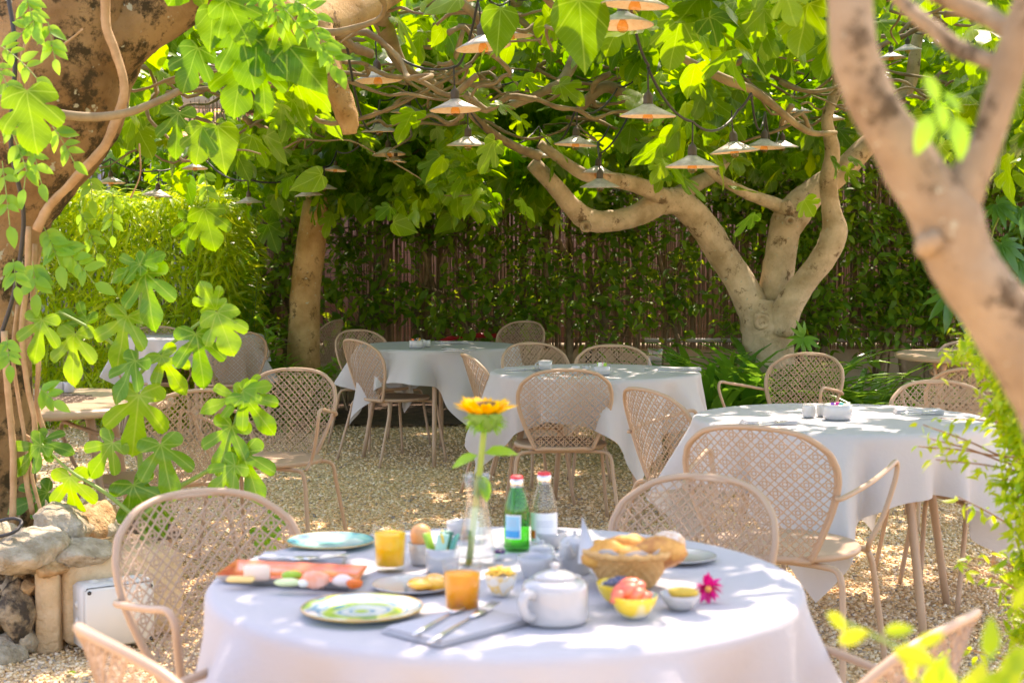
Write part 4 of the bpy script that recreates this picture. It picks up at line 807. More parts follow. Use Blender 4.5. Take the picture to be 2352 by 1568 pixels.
LB = {k: mat('label_'+k, v, .5) for k, v in dict(white=(.8, .82, .84), sky=(.30, .60, .78), blue=(.02, .36, .72), orange=(.9, .16, .02), grey=(.5, .55, .62), red=(.75, .04, .05)).items()}
t, r, k, c = bottle(1187, 1266, 30, 'small green water bottle with pale blue label and red cap', 'green_glass', LB['red'], .150)
wraplab(t, r, k*1.05, k*3.1, -2.55, -1.25, 'label_border', LB['white']); wraplab(t, r, k*1.18, k*2.97, -2.5, -1.36, 'label', LB['sky'], .0016); wraplab(t, r, k*1.18, k*1.75, -2.48, -1.38, 'label_band', LB['blue'], .0024)
for z in (2.2, 2.4, 2.6): wraplab(t, r, k*z, k*(z+.05), -2.3, -1.6, 'label_line', LB['grey'], .0024)
t, r, k, c = bottle(1250, 1262, 31, 'small clear water bottle with white label and orange square', 'glass', LB['red'], .155)
wraplab(t, r, k*.6, k*3.0, -2.9, -.25, 'label', LB['white']); wraplab(t, r, k*.9, k*1.55, -2.85, -2.25, 'orange_square', LB['orange'], .0016)
for z in (1.9, 2.1, 2.3): wraplab(t, r, k*z, k*(z+.06), -2.2, -.9, 'label_line', LB['grey'], .0016)
# white crockery
t, r, c = pot('cereal_bowl', 'large white bowl of cereal behind the lidded jug', 'bowl', 1264, 1264, 42, bowlp); disc(t, 'cereal', r*.86, r*.62, mat('cereal', (.55, .32, .14), .8, (.75, .52, .28), 120))
t, r, c = pot('sugar_pot', 'low white lidded sugar pot behind the open white cup', 'pot', 1245, 1290, 31, [(.001, 0), (.8, 0), (.95, .2), (1, .6), (.92, .85), (.001, .9)]); MB().add(*lathe(np.array([(.95, .86), (.9, 1.0), (.6, 1.15), (.2, 1.2), (.16, 1.3), (.24, 1.42), (.001, 1.5)])*r, 30)).build('lid', M['porcelain'], t)
t, r, c = pot('coffee_cup', 'open white coffee cup behind the teapot', 'cup', 1231, 1338, 44, [(.001, 0), (.5, 0), (.7, .25), (.9, .8), (1, 1.25), (.96, 1.26), (.85, .8), (.6, .3), (.001, .2)]); MB().add(*tube(np.array([(r*(.9+.42*math.sin(a)), 0, r*(.7+.4*math.cos(a))) for a in np.linspace(0, PI, 12)]), .004, 8)).build('handle', M['porcelain'], t)
t, r, c = pot('coffee_pot', 'tall white lidded coffee pot between cup and basket', 'pot', 1321, 1322, 37, [(.001, 0), (.9, 0), (.98, .1), (1, 1.2), (.97, 1.95), (.86, 2.15), (.80, 2.15), (.001, 2.05)])
MB().add(*lathe(np.array([(.82, 2.14), (.7, 2.3), (.3, 2.4), (.12, 2.45), (.1, 2.55), (.2, 2.65), (.001, 2.72)])*r, 30)).build('lid', M['porcelain'], t); MB().add(*tube(spline(np.array([(.9, 0, 1.8), (1.5, 0, 1.7), (1.55, 0, 1.0), (1.0, 0, .5)])*r, 5), .005, 8)).build('handle', M['porcelain'], t)
MB().add(*tube(spline(np.array([(-.3, -.85, 1.3), (-.42, -1.15, 1.6), (-.5, -1.32, 2.1)])*r, 5), np.linspace(.011, .006, 11), 10)).build('spout', M['porcelain'], t)
t, r, c = pot('teapot', 'big white porcelain teapot with a round lid at the front', 'teapot', 1277, 1442, 78, np.array([(.001, 0), (.90, 0), (.97, .03), (1.0, .12), (1.0, .88), (.96, 1.0), (.82, 1.08), (.62, 1.12), (.001, 1.12)])*[1, 1.17])
MB().add(*lathe(np.array([(.64, 1.12), (.66, 1.17), (.55, 1.24), (.3, 1.31), (.12, 1.34), (.09, 1.38), (.16, 1.45), (.12, 1.51), (.001, 1.53)])*[1, 1.17]*r, 34)).build('lid', M['porcelain'], t)
MB().add(*tube(spline(np.array([(-.62, -.66, .92), (-.90, -1.0, 1.0), (-1.0, -1.1, .7), (-.88, -.98, .38), (-.66, -.70, .26)])*r, 5), .008, 10)).build('handle', M['porcelain'], t)
MB().add(*tube(spline(np.array([(.50, .78, .40), (.62, 1.02, .62), (.68, 1.18, .95), (.72, 1.28, 1.08)])*r, 5), np.linspace(.017, .008, 16), 12)).build('spout', M['porcelain'], t)
M['fruitglaze'] = patmat('bowl_floral_glaze', [(.1, (.80, .78, .72)), (.62, (.80, .79, .74)), (.66, (.20, .40, .06)), (.72, (.8, .78, .72)), (.8, (.85, .60, .04))], 3, 20)
M['yelglaze'] = patmat('bowl_yellow_glaze', [(.1, (.80, .76, .66)), (.5, (.80, .76, .66)), (.6, (.90, .58, .12)), (.7, (.78, .74, .66))], 9, 60)
t, r, c = pot('bowl', 'small yellow patterned bowl heaped with corn flakes', 'bowl', 1150, 1374, 38, np.array(bowlp)*[1, 1.45], 'yelglaze')
mb = MB()
for q in range(60): V, F = box((0, 0, 0), (.012, .009, .0015), q); a = random.uniform(0, 6.3); rr_ = r*.8*math.sqrt(random.random()); V[:, 2] += (V[:, 0])*random.uniform(-.8, .8); mb.add(V+[rr_*math.cos(a), rr_*math.sin(a), r*1.18+.012*(1-rr_/r)+random.uniform(0, .006)], F)
mb.build('corn_flakes', mat('corn_flake', (.88, .50, .05), .6, (.95, .66, .12), 50), t)
t, r, c = pot('bowl', 'small floral bowl of dark blueberries behind the watermelon', 'bowl', 1429, 1399, 57, bowlp, 'fruitglaze'); blue = mat('blueberry', (.03, .04, .10), .5, (.08, .10, .18), 40)
for q in range(20): a = q*2.4; rr_ = r*.62*math.sqrt(q/20); V, F = lathe([(.0004, -.0075), (.0053, -.0053), (.0075, 0), (.0053, .0053), (.0004, .0075)], 12); o = MB().add(V, F).build('blueberry', blue); o.location = c+[rr_*math.cos(a), rr_*math.sin(a), r*.66+.010*(1-q/20)+.004]; tag(o, 'blueberry in the small floral bowl', 'blueberry', 'blueberries in the small floral bowl')
t, r, c = pot('bowl', 'small floral bowl heaped with red watermelon', 'bowl', 1460, 1428, 57, bowlp, 'fruitglaze'); wm = mat('watermelon', (.85, .10, .05), .3, (.92, .26, .16), 30)
V, F = lathe([(.0005, 0), (.016, 0), (.014, .016), (.0005, .018)], 16)
for q in range(9): s_ = .021; V, F = box((0, 0, 0), (s_*1.3, s_, s_), q*1.1, .004); V[:, 0] += V[:, 2]*.4; a = q*2.3; rr_ = r*.58*math.sqrt(q/9); o = MB().add(V, F).build('watermelon_chunk', wm, smooth=False); o.location = c+[rr_*math.cos(a)-.008, rr_*math.sin(a), r*.78+.022*(1-q/9)]; tag(o, 'red watermelon chunk in the small floral bowl', 'watermelon', 'watermelon chunks heaped in the floral bowl')
t, r, c = pot('bowl', 'little white bowl with a wedge of golden kiwi', 'bowl', 1567, 1408, 48, np.array(bowlp)*[1, .85]); food('kiwi_wedge', 'golden kiwi wedge lying in the little white bowl', 'kiwi', 1565, 1372, mat('gold_kiwi', (.50, .34, .03), .3, (.60, .42, .06), 20), (1.6, .8, .6), .017, 8, Z0+.022)
t, r, c = pot('jam_jar', 'tiny jam jar with dark purple lid beside the bottle', 'jar', 1147, 1286, 13, [(.001, 0), (.95, 0), (1, .2), (1, 1.2), (.001, 1.25)], 'glass'); MB().add(*lathe(np.array([(1.05, 1.15), (1.05, 1.6), (.001, 1.65)])*r, 20)).build('lid', mat('purple_lid', (.06, .02, .10), .3), t)
# bread basket
c, r = it(1447, 1356, 52); ba = thing('bread_basket', 'round wicker basket of pastries lined with white paper', 'basket', c); R_ = 100*c[1]/FPX; mb = MB(); H = .062
for q in range(11): f_ = q/10; rr_ = r+(R_-r)*f_**.8; an = np.linspace(0, 2*PI, 49); mb.add(*tube(np.stack([(rr_+.0022*np.cos(an*24+q*PI))*np.cos(an), (rr_+.0022*np.cos(an*24+q*PI))*np.sin(an), np.full(49, .004+H*f_)], -1), .0042, 6, False))
mb.add(*lathe([(.001, .003), (r, .003), (R_-.004, H)], 36)); mb.build('wicker_body', M['basket'], ba)
an = np.linspace(0, 2*PI, 60); MB().add(*tube(np.stack([(R_+.003)*np.cos(an), (R_+.003)*np.sin(an), H+.004+.002*np.sin(an*20)], -1), .0058, 8, False)).build('rim', M['basket'], ba)
pp = MB(); V, F = lathe([(r*.7, .012), (R_*.86, H*.95), (R_*.90, H*1.2)], 24); V[:, 2] += .006*np.sin(np.arange(len(V))*2.1); pp.add(V, F); o = pp.build('paper_liner', M['paper']); o.location = c; tag(o, 'crumpled white paper lining the bread basket', 'paper')
V = [(-.092, -.02, .045), (-.055, -.045, .05), (-.05, -.01, .052), (-.083, .01, .125)]; o = MB().add(V, [[0, 1, 3], [1, 2, 3], [2, 0, 3]]).build('paper_napkin', M['paper']); o.location = c; tag(o, 'pointed white paper napkin tucked in the left of the basket', 'napkin')
for q, (dx, dy, s_, m_, lb) in enumerate(((-.045, -.01, .034, 'bread', 'golden pastry roll in the left of the bread basket'), (.005, .03, .036, 'bread', 'golden bun at the back of the bread basket'), (.045, -.01, .040, 'darkbread', 'dark browned pastry in the right of the bread basket'), (0, -.035, .026, 'bread', 'small pastry at the front of the bread basket'))):
    V, F = blob(s_, 20+q, .16, sq=(1.25, .9, .75)); o = MB().add(V, F).build('pastry', M[m_]); o.location = c+[dx, dy, .058+.006*(q == 2)]; tag(o, lb, 'pastry')
# magenta flower
c = on(1625, 1365, Z0+.012); fl = thing('magenta_flower', 'small bright magenta flower lying right of the kiwi bowl', 'flower', c); mb = MB(); an = rng.uniform(0, 2*PI, 26); T = np.stack([np.cos(an), rng.uniform(-.6, .1, 26), np.sin(an)], -1)
place(mb, oval_tpl(.4), np.zeros((26, 3))+[0, 0, .012], T, .028, .5); mb.build('petals', mat('magenta_petal', (.80, .01, .25), .5), fl); V, F = lathe([(.001, .006), (.006, .004), (.001, -.004)], 10); MB().add(V[:, [0, 2, 1]]*[1, -1, 1]+[0, -.006, .012], F).build('flower_eye', mat('flower_eye', (.9, .4, .1), .6), fl)
# napkins with cutlery
def cutlery(name, lb, p0, p1, z, fork, w_=.008):
    p0 = np.array([p0[0], p0[1], z]); p1 = np.array([p1[0], p1[1], z]); c = (p0+p1)/2; d = p1-p0; L = np.linalg.norm(d); t = thing(name, lb, name, c, math.atan2(d[1], d[0]))
    V, F = tube(np.array([(-L/2, 0, 0), (-L*.3, 0, .001), (0, 0, .001), (L*.12, 0, .001)]), [w_*.55, w_*.5, w_*.35, w_*.25], 8); MB().add(V*[1, 1, .5]+[0, 0, .002], F).build('handle', M['steel'], t)
    if fork:
        mb = MB(); V, F = tube(np.array([(L*.10, 0, .002), (L*.2, 0, .001), (L*.27, 0, .001)]), [.003, .009, .010], 8); mb.add(V*[1, 1, .25]+[0, 0, .003], F); mb.build('fork_root', M['steel'], t)
        for q in range(4): MB().add(*tube(np.array([(L*.26, (q-1.5)*.005, .003), (L*.5, (q-1.5)*.0052, .005)]), .0013, 5)).build('tine', M['steel'], t)
    else:
        V, F = tube(np.array([(L*.10, 0, 0), (L*.18, 0, 0), (L*.42, .001, 0), (L*.5, .004, 0)]), [.004, .010, .010, .002], 8); MB().add(V*[1, 1, .10]+[0, 0, .004], F).build('blade', M['steel'], t)
def napkin(px, py, wx, wy, rz, lb, hh=.010):
    c = on(px, py, Z0); mb = MB()
    for q in range(3): V, F = box((0, 0, hh*(q+.5)/3+.0003*q), (wx-.004*q, wy-.003*q, hh/3), 0, hh/7); mb.add(V+[.002*q, .001*q, 0], F)
    o = mb.build('napkin', M['cloth']); o.location = c; o.rotation_euler = (0, 0, rz); tag(o, lb, 'napkin'); return Z0+hh
z = napkin(1046, 1442, .135, .20, -.75, 'folded white napkin under the fork and knife, front of the table')
cutlery('knife', 'steel knife lying on the front napkin, left of the fork', on(950, 1462, z)[:2], on(1088, 1385, z)[:2], z+.002, False); cutlery('fork', 'steel fork lying on the front napkin, tines toward the teapot', on(985, 1480, z)[:2], on(1140, 1390, z)[:2], z+.002, True)
z = napkin(690, 1287, .17, .085, .0, 'folded white napkin between the teal plate and red platter')
cutlery('knife', 'steel knife on the napkin behind the red platter', on(585, 1283, z)[:2], on(735, 1287, z)[:2], z+.002, False); cutlery('fork', 'steel fork on the napkin behind the red platter', on(800, 1278, z)[:2], on(668, 1292, z)[:2], z+.002, True)
napkin(1455, 1262, .10, .06, .2, 'folded white napkin at the back edge behind the basket')
# items on the other tables
cc = [mat('sachet_'+k, v, .4) for k, v in dict(orange=(.85, .16, .02), white=(.85, .85, .82), black=(.03, .03, .05), yellow2=(.85, .62, .04), lime2=(.30, .55, .05), magenta=(.75, .05, .30), purple=(.25, .08, .45), aqua=(.10, .50, .50)).items()]
cube = [(.001, 0), (.8, 0), (.97, .12), (1, .5), (1, 1.7), (.93, 1.95), (.8, 1.95), (.001, 1.9)]; sug = [(.001, 0), (.8, 0), (.95, .12), (1, .5), (.97, 1.0), (.93, 1.05), (.86, 1.0), (.001, .5)]
def setdown(sal, lbs, bowl, bl, sl, cols, sd_):
    for (px, py, r_), lb in zip(sal, lbs): pot('salt_shaker', lb, 'shaker', px, py, r_, cube)
    t, r, c = pot('sugar_bowl', bl, 'bowl', *bowl, sug); sachets(c, cols, 8, .016, .052, sl, .010, r*.5, sd_)
setdown(((1860, 959, 15), (1893, 957, 14)), ('left white shaker on the right white table', 'white shaker touching the sugar bowl on the right white table'), (1930, 966, 34), 'white sugar bowl with pink and purple sachets on the right table', 'sugar sachet in the bowl of the right table', [cc[1], cc[5], cc[7], cc[3], cc[6]], 3)
setdown(((1323, 860, 10.5), (1348, 859, 10)), ('left white shaker on the middle table', 'right white shaker on the middle table beside the bowl'), (1384, 862, 20), 'white sugar bowl with magenta sachets on the middle table', 'sugar sachet in the bowl of the middle table', [cc[1], cc[4], cc[5], cc[1]], 4)
setdown(((981, 797, 8), (969, 795, 8)), ('front white shaker on the back table', 'rear white shaker hidden behind the back table sugar bowl'), (955, 800, 17), 'white sugar bowl with upright orange sachets on the back table', 'sugar stick in the bowl of the back table', [cc[0], cc[1], cc[2], cc[3], cc[0]], 5)
for px, lb in ((133, 'left white shaker on the bare table behind the old trunk'), (155, 'right white shaker on the bare table behind the old trunk')): pot('salt_shaker', lb, 'shaker', px, 902, 12.5, cube)
t, r, c = pot('coffee_cup', 'white cup on a saucer at the left of the middle table', 'cup', 1253, 853, 17, [(.001, 0), (.6, 0), (.85, .4), (1, 1.4), (.95, 1.42), (.8, .5), (.001, .2)]); MB().add(*lathe(np.array([(.001, -.02), (1.2, .0), (1.75, .18), (1.7, .2), (1.1, .06), (.001, .05)])*r, 32)).build('saucer', M['porcelain'], t); MB().add(*tube(np.array([(-r*(.9+.45*math.sin(a)), 0, r*(.8+.35*math.cos(a))) for a in np.linspace(0, PI, 10)]), .004, 6)).build('handle', M['porcelain'], t)
c, r = it(1506, 841, 18); t = thing('tumbler', 'cut glass tumbler at the right of the middle table', 'glass', c); an = 36; P = np.array(glassp)*r; P[:, 1] *= .095/(2.17*r); V, F = lathe(P, an); V[:, :2] *= (1+.03*np.cos(np.tile(np.arange(an), len(P))*PI))[:, None]; MB().add(V, F).build('body', M['glass'], t)
for (px, py, wx, wy, rz, lb, k_) in ((1765, 973, .19, .09, .15, 'folded napkin with cutlery at the left of the right table', ((1735, 975), (1810, 966))), (2108, 948, .18, .10, -.1, 'folded napkin with cutlery at the back right of the right table', ((2070, 950), (2150, 946))),
                                     (1560, 850, .22, .10, 0, 'flat napkin with a knife below the tumbler', ((1480, 848), (1600, 851))), (1200, 850, .2, .1, .1, 'flat napkin left of the cup on the middle table', ((1160, 852), (1235, 848))),
                                     (1042, 789, .2, .09, .2, 'rolled napkin at the back of the back table', ((1000, 788), (1060, 785))), (1055, 806, .2, .09, -.1, 'napkin with fork at the front of the back table', ((1015, 800), (1080, 806)))):
    z = napkin(px, py, wx, wy, rz, lb, .014); cutlery('fork', 'fork lying on the '+lb.replace(' with cutlery', '').replace(' with a knife', '').replace(' with fork', ''), on(*k_[0], z)[:2], on(*k_[1], z)[:2], z+.002, True); cutlery('knife', 'knife lying on the '+lb.replace(' with cutlery', '').replace(' with a knife', '').replace(' with fork', ''), on(k_[0][0], k_[0][1]+5, z)[:2], on(k_[1][0], k_[1][1]+5, z)[:2], z+.002, False)

# ================================================================== LAMPS AND CABLES
M['zinc'] = mat('weathered_zinc', (.42, .38, .34), .42, (.60, .56, .51), 40, metal=.25, bmp=.5, bscale=120); M['inner'] = mat('rusted_cream_glow_enamel', (.86, .70, .48), .55, (.80, .48, .16), 55, lo=.48, hi=.78)  # inner: rust, plus the glow through amber bulbs put into the orange
M['socket'] = mat('brown_bakelite', (.085, .065, .05), .45); M['amber'] = thinglass('amber_bulb', (.98, .72, .40), .08)
LW = .235
def make_lamp(lb):
    t = thing('pendant_lamp', lb, 'lamp'); R = LW/2
    MB().add(*lathe([(R, 0), (R*1.005, .003), (R*.62, .024), (R*.30, .042), (R*.20, .050), (.001, .052)], 44)).build('shade', M['zinc'], t)
    MB().add(*lathe([(R*.985, .0005), (R*.60, .020), (R*.28, .038), (.001, .045)], 44)).build('reflector', M['inner'], t)
    MB().add(*lathe([(.022, .048), (.020, .055), (.020, .082), (.014, .096), (.006, .102), (.004, .112), (.001, .112)], 20)).build('socket', M['socket'], t)
    bu = MB().add(*lathe([(.008, .040), (.010, .022), (.020, .004), (.0225, -.008), (.018, -.020), (.008, -.0265), (.0005, -.028)], 20)).build('bulb', M['amber'], t)
    MB().add(*lathe([(.010, .045), (.010, .020), (.001, .019)], 12)).build('bulb_cap', M['ochre'], bu)
    MB().add(*tube([(0, 0, .108), (.002, 0, .16), (0, 0, .20)], .004, 6)).build('cord', M['black_rubber'], t); return t
tops = []; proto = None
for (px, py, wd, lb) in lamps:
    D0 = LW*FPX/wd; D = min(D0, 10.9-.12*(px % 7)); c = at(px, py-4, D)
    if proto is None: proto = make_lamp(lb); proto.location = c; proto['group'] = 'zinc pendant lamps under the fig canopy'; o = proto
    else: o = dup(proto, c, random.uniform(0, 6), lb, 'zinc pendant lamps under the fig canopy', D/D0)
    tx, ty = random.gauss(0, .05), random.gauss(0, .05); o.rotation_euler = (tx, ty, o.rotation_euler[2]); tops.append(np.array(c)+np.array([.2*ty, -.2*tx, .2])*D/D0)
def cable(pts, lb):
    P = []
    for a, b in zip(pts[:-1], pts[1:]):
        a, b = np.array(a), np.array(b); L = np.linalg.norm(b-a); t = np.linspace(0, 1, 11)[:-1]; q = a+(b-a)*t[:, None]; q[:, 2] -= 4*t*(1-t)*L*.10; P.append(q)
    P.append(np.array(pts[-1])[None]); tag(MB().add(*tube(np.vstack(P), .0062, 6)).build('lamp_cable', M['black_rubber']), lb, 'cable', 'black cables of the string lights')
T_ = tops
cable([at(832, 10, 7.2), T_[4], T_[6], T_[0], at(1180, -60, 6.2)], 'black lamp cable sagging from the broken limb to the top centre lamp')
cable([at(790, 60, 6.5), T_[7], T_[5], T_[10], T_[11], T_[12], at(1420, 200, 9), at(1500, 120, 8.5)], 'black lamp cable through the lower centre lamps')
cable([at(1440, -40, 5.6), T_[2], at(1490, 150, 6.2), T_[15], T_[16], T_[17], at(1725, 215, 7.2)], 'black lamp cable linking the large lamps right of centre')
cable([at(1725, 215, 7.2), T_[18], T_[19], T_[20], at(1870, 150, 10.6)], 'black lamp cable linking the row of three lamps at right')
cable([at(1400, 290, 9.6), T_[13], T_[14], at(1450, 250, 9)], 'short black lamp cable of the pair over the bent limb'); cable([at(1950, 200, 10.6), T_[21], T_[22], T_[23], at(2150, 60, 10.6)], 'black lamp cable behind the blurred near limbs')
cable([at(200, 380, 10.6), T_[29], T_[27], T_[28], T_[26], T_[24], T_[25], T_[30], at(830, 330, 10.6)], 'black lamp cable of the small far lamps over the bamboo hedge'); cable([at(850, 300, 10), T_[8], T_[9], at(960, 310, 10.6)], 'short black lamp cable of the close pair left of centre')
cable([at(1000, -60, 6.5), T_[31], T_[1], at(1260, -20, 8)], 'black lamp cable behind the top centre lamps'); cable([at(1100, 180, 10.6), T_[32], T_[33], at(1450, 180, 10.6)], 'thin far lamp cable among the centre leaves')
cable([at(1400, -60, 5.2), T_[3], at(1560, -60, 5.2)], 'black cable end carrying the topmost lamp'); cable([at(420, 170, 10.6), T_[34], at(590, 150, 10.6)], 'black cable of the small lamp among the upper left leaves')

# ================================================================== STONE WALL, JUNCTION BOX, VINES
M['stone'] = mat('limestone', (.30, .24, .15), .9, (.55, .48, .36), 14, bmp=1.0, bscale=45, bdist=.02); M['stone2'] = mat('orange_limestone', (.36, .20, .08), .9, (.60, .42, .22), 12, bmp=1.0, bscale=40, bdist=.02); M['stone3'] = mat('dark_lichened_stone', (.07, .055, .04), .95, (.40, .30, .18), 16, bmp=1, bscale=50, bdist=.02, lo=.42, hi=.58)
M['plaster'] = mat('ochre_mortar', (.55, .38, .20), .95, (.66, .50, .31), 9, bmp=.8, bscale=35, bdist=.015)
A35 = math.radians(33); P0 = np.array([-1.50, 5.0]); ex = np.array([math.cos(A35), math.sin(A35)]); en = np.array([math.sin(A35), -math.cos(A35)])
sw = thing('stone_wall', 'low rubble stone wall with ochre pier under the old trunk', 'wall', (P0[0], P0[1], 0))
mb = MB(); c = P0+ex*.20-en*.20; mb.add(*box((c[0], c[1], .16), (.42, .40, .30), A35, .03)); mb.add(*box((-1.90, 5.22, .13), (.66, .34, .28), 0, .03)); baked(mb.build('masonry', M['plaster']), sw)
mb = MB(); mb.add(*box((-1.572, 5.04, .17), (.078, .14, .35), .1, .012)); baked(mb.build('pier', M['plaster']), sw)
def rock(px, py, Y, wpx, hpx, m, sd_, dep=.16):
    c = at(px, py, Y); s_ = FPX/Y; g = np.random.default_rng(sd_); n, m_ = 34, 22; V = []
    th = np.linspace(0, PI, m_); ph = g.uniform(0, 6, 6); dirs_ = norm(g.normal(size=(14, 3))); off = g.uniform(.72, .98, 14)
    for t in th:
        for i in range(n):
            a = i*2*PI/n; d = np.array([math.sin(t)*math.cos(a), math.sin(t)*math.sin(a), math.cos(t)]); f = min(1.08, (off/np.maximum(dirs_@d, .05)).min()); f *= 1+.035*math.sin(9*d[0]+ph[0])*math.sin(11*d[2]+ph[1])+.03*math.sin(17*d[1]+13*d[0]+ph[2])+.012*g.normal(); V.append(d*f)
    V = np.array(V)*[wpx/2/s_*1.08, dep, hpx/2/s_*1.12]+c; i = np.arange(m_-1)[:, None]*n; j = np.arange(n)[None]; j2 = (j+1) % n
    baked(MB().add(V, np.stack([i+j, i+n+j, i+n+j2, i+j2], -1).reshape(-1, 4)).build('stone', m), sw)
for q, a in enumerate(((64, 1262, 5.02, 165, 96, 'stone', .20), (148, 1203, 5.30, 122, 88, 'stone', .2), (214, 1203, 5.45, 84, 92, 'stone2', .18), (186, 1268, 5.12, 125, 56, 'stone', .15), (-25, 1245, 5.1, 100, 100, 'stone', .2), (42, 1405, 4.99, 84, 130, 'stone3', .12),
                       (20, 1490, 4.95, 100, 84, 'stone', .12), (5, 1335, 5.02, 60, 50, 'stone3', .1), (70, 1345, 5.02, 44, 40, 'stone2', .08), (66, 1470, 4.99, 50, 60, 'stone', .08), (248, 1258, 5.25, 70, 50, 'stone2', .12), (255, 1215, 5.5, 60, 60, 'stone', .12), (-30, 1420, 4.98, 80, 120, 'stone2', .12), (255, 1330, 5.28, 50, 60, 'stone', .1), (262, 1390, 5.27, 50, 70, 'stone2', .1), (120, 1300, 5.0, 70, 40, 'stone2', .1))):
    rock(*a[:5], M[a[5]], 80+q, a[6])
rq = random.Random(5)
for q in range(14):
    rock(-50+(q % 5)*27+rq.uniform(-5, 5), 1340+(q//5)*62+rq.uniform(-8, 8), 5.05, rq.uniform(34, 58), rq.uniform(40, 66), M[('stone', 'stone2', 'stone3')[q % 3]], 120+q, .10)
c = P0-en*.6+ex*.3; patch([(-3.2, 5.35), (-1.62, 5.30), (-1.48, 5.32), (-1.22, 5.48), (-1.3, 5.75), (-1.6, 6.0), (-3.2, 6.0)], .30, 'planter_soil', M['soil'])
M['plastic'] = mat('grey_plastic', (.55, .54, .50), .5, (.62, .60, .56), 6)
bp = P0+ex*.135+en*.06; jb = thing('junction_box', 'pale grey plastic electrical box on the ochre wall at left', 'junction box', (bp[0], bp[1], .02), A35)
V, F = box((0, .0, .115), (.25, .10, .22), 0, .012); MB().add(V, F).build('housing', M['plastic'], jb)
V, F = box((0, -.062, .115), (.235, .024, .205), 0, .010); MB().add(V, F).build('lid', mat('box_lid', (.62, .60, .54), .45), jb)
for sx in (-1, 1):
    for sz in (-1, 1): V, F = lathe([(.001, .001), (.007, .001), (.007, 0)], 12); MB().add(V[:, [0, 2, 1]]*[1, -1, 1]+[sx*.105, -.0745, .115+sz*.09], F).build('screw', M['black_rubber'], jb)
for z in (.06, .10, .155):
    V, F = lathe([(.001, .006), (.007, .006), (.008, .003), (.013, .003), (.014, .0), (.020, .0)], 16); MB().add(np.stack([-V[:, 2]-.1255, V[:, 0], V[:, 1]+z], -1), F).build('knockout', M['plastic'], jb)
for x in (-.07, 0, .07): V, F = lathe([(.001, .006), (.010, .006), (.012, .003), (.018, .003), (.019, .0), (.026, .0)], 16); MB().add(V+[x, 0, .2255], F).build('knockout', M['plastic'], jb)
# woody vine and black cable on the old trunk
vn = thing('trumpet_vine', 'woody trumpet vine winding down the old fig trunk with bright leaflets', 'vine', (-1.9, 5.1, 0)); mb = MB()
def vst(pts, Y, r, sd_, n=9): S = spline([at(*p[:2], p[2] if len(p) > 2 else Y) for p in pts], 6); mb.add(*tube(S, r, n, True, .12, sd_))
vst([(243, -30), (241, 20), (246, 67), (263, 112), (283, 180), (281, 232), (262, 289), (240, 337), (187, 394), (150, 435), (112, 475), (85, 530)], 5.16, .016, 1)
vst([(90, -30), (88, 40), (70, 80), (50, 140), (52, 240)], 5.12, .008, 2); vst([(65, 520), (62, 640), (50, 760), (62, 880), (80, 980), (60, 1080), (75, 1180)], 5.32, .010, 3); vst([(40, 700), (30, 820), (48, 950), (70, 1080), (95, 1180)], 5.33, .007, 4); vst([(10, 760), (18, 900), (30, 1040), (30, 1200)], 5.28, .012, 5); vst([(80, 560), (75, 700), (88, 820), (85, 930), (100, 990), (80, 1010), (55, 1000)], 5.36, .009, 6)
vst([(110, 120), (150, 100), (190, 68)], 5.1, .004, 7); vst([(320, 330), (322, 400), (300, 455)], 5.6, .003, 8)
baked(mb.build('woody_stem', M['vinewood']), vn)
mb = MB(); ST = MB(); LFT = oval_tpl(.5, 5, .4, .3)
def spray(px, py, ang, Lpx, Y=4.95, n=4, lf=.055):
    a = math.radians(ang); d = np.array([math.cos(a), -.15, math.sin(a)]); L = Lpx*Y/FPX; p0 = at(px, py, Y); S = np.array([p0+d*L*t+np.array([0, 0, -.25*L*t*t]) for t in np.linspace(0, 1, 8)]); ST.add(*tube(S, .0018, 5, False))
    for q in range(n+1):
        c = S[min(7, 1+int(q*6/n))]
        for s_ in ((-1, 1) if q < n else (0,)):
            b = a+s_*.95+random.gauss(0, .12); T = norm(np.array([math.cos(b), random.uniform(-.5, .1), math.sin(b)])); X = norm(np.cross(T, [random.gauss(0, .3), -1, .5])); N = np.cross(X, T); V, F, U = LFT
            mb.add(V@np.stack([X, T, N], -1).T*lf*random.uniform(.8, 1.2)*(1.2 if s_ == 0 else 1)+c, F, U, random.random())
for a in ((60, -10, -70, 60), (110, 50, -75, 70), (95, 40, -150, 50), (0, 105, -30, 100), (-10, 140, -60, 90), (10, 270, -60, 110), (60, 290, -70, 110), (75, 310, -100, 100), (120, 290, -50, 80), (5, 370, -80, 120), (30, 595, -80, 50), (15, 775, -80, 50), (90, 890, -30, 40),
          (620, -20, -70, 60), (640, 10, -40, 90), (690, 20, -55, 90), (720, 60, -60, 80), (600, -10, -110, 50), (745, 90, -60, 60), (670, 0, -20, 60), (470, 390, -80, 60, 6.5), (180, 480, -60, 90, 6.0), (260, 440, -90, 80, 6.2), (200, 360, -80, 80, 6.2)): spray(*a)
for a in ((100, 520, -60, 80), (130, 560, -35, 110), (75, 600, -80, 60)): spray(*a, Y=5.2, n=5, lf=.065)
baked(ST.build('green_stem', M['greenstem']), vn); baked(mb.build('leaflets', M['vine']), vn)
S = spline([at(15, -30, 5.1), at(35, 120, 5.08), at(25, 330, 5.1), at(52, 470, 5.15), at(50, 560, 5.2), at(30, 680, 5.25), at(-5, 790, 5.3)], 6); tag(MB().add(*tube(S, .008, 7)).build('power_cable', M['black_rubber']), 'black power cable hanging down the old fig trunk', 'cable')
S = spline([at(-20, 1200, 4.95), at(30, 1190, 4.95), at(50, 1200, 4.95), at(30, 1222, 4.9), at(-20, 1235, 4.9)], 6); tag(MB().add(*tube(S, .006, 7)).build('coiled_cable', M['black_rubber']), 'loop of black cable lying on the stone wall', 'cable')
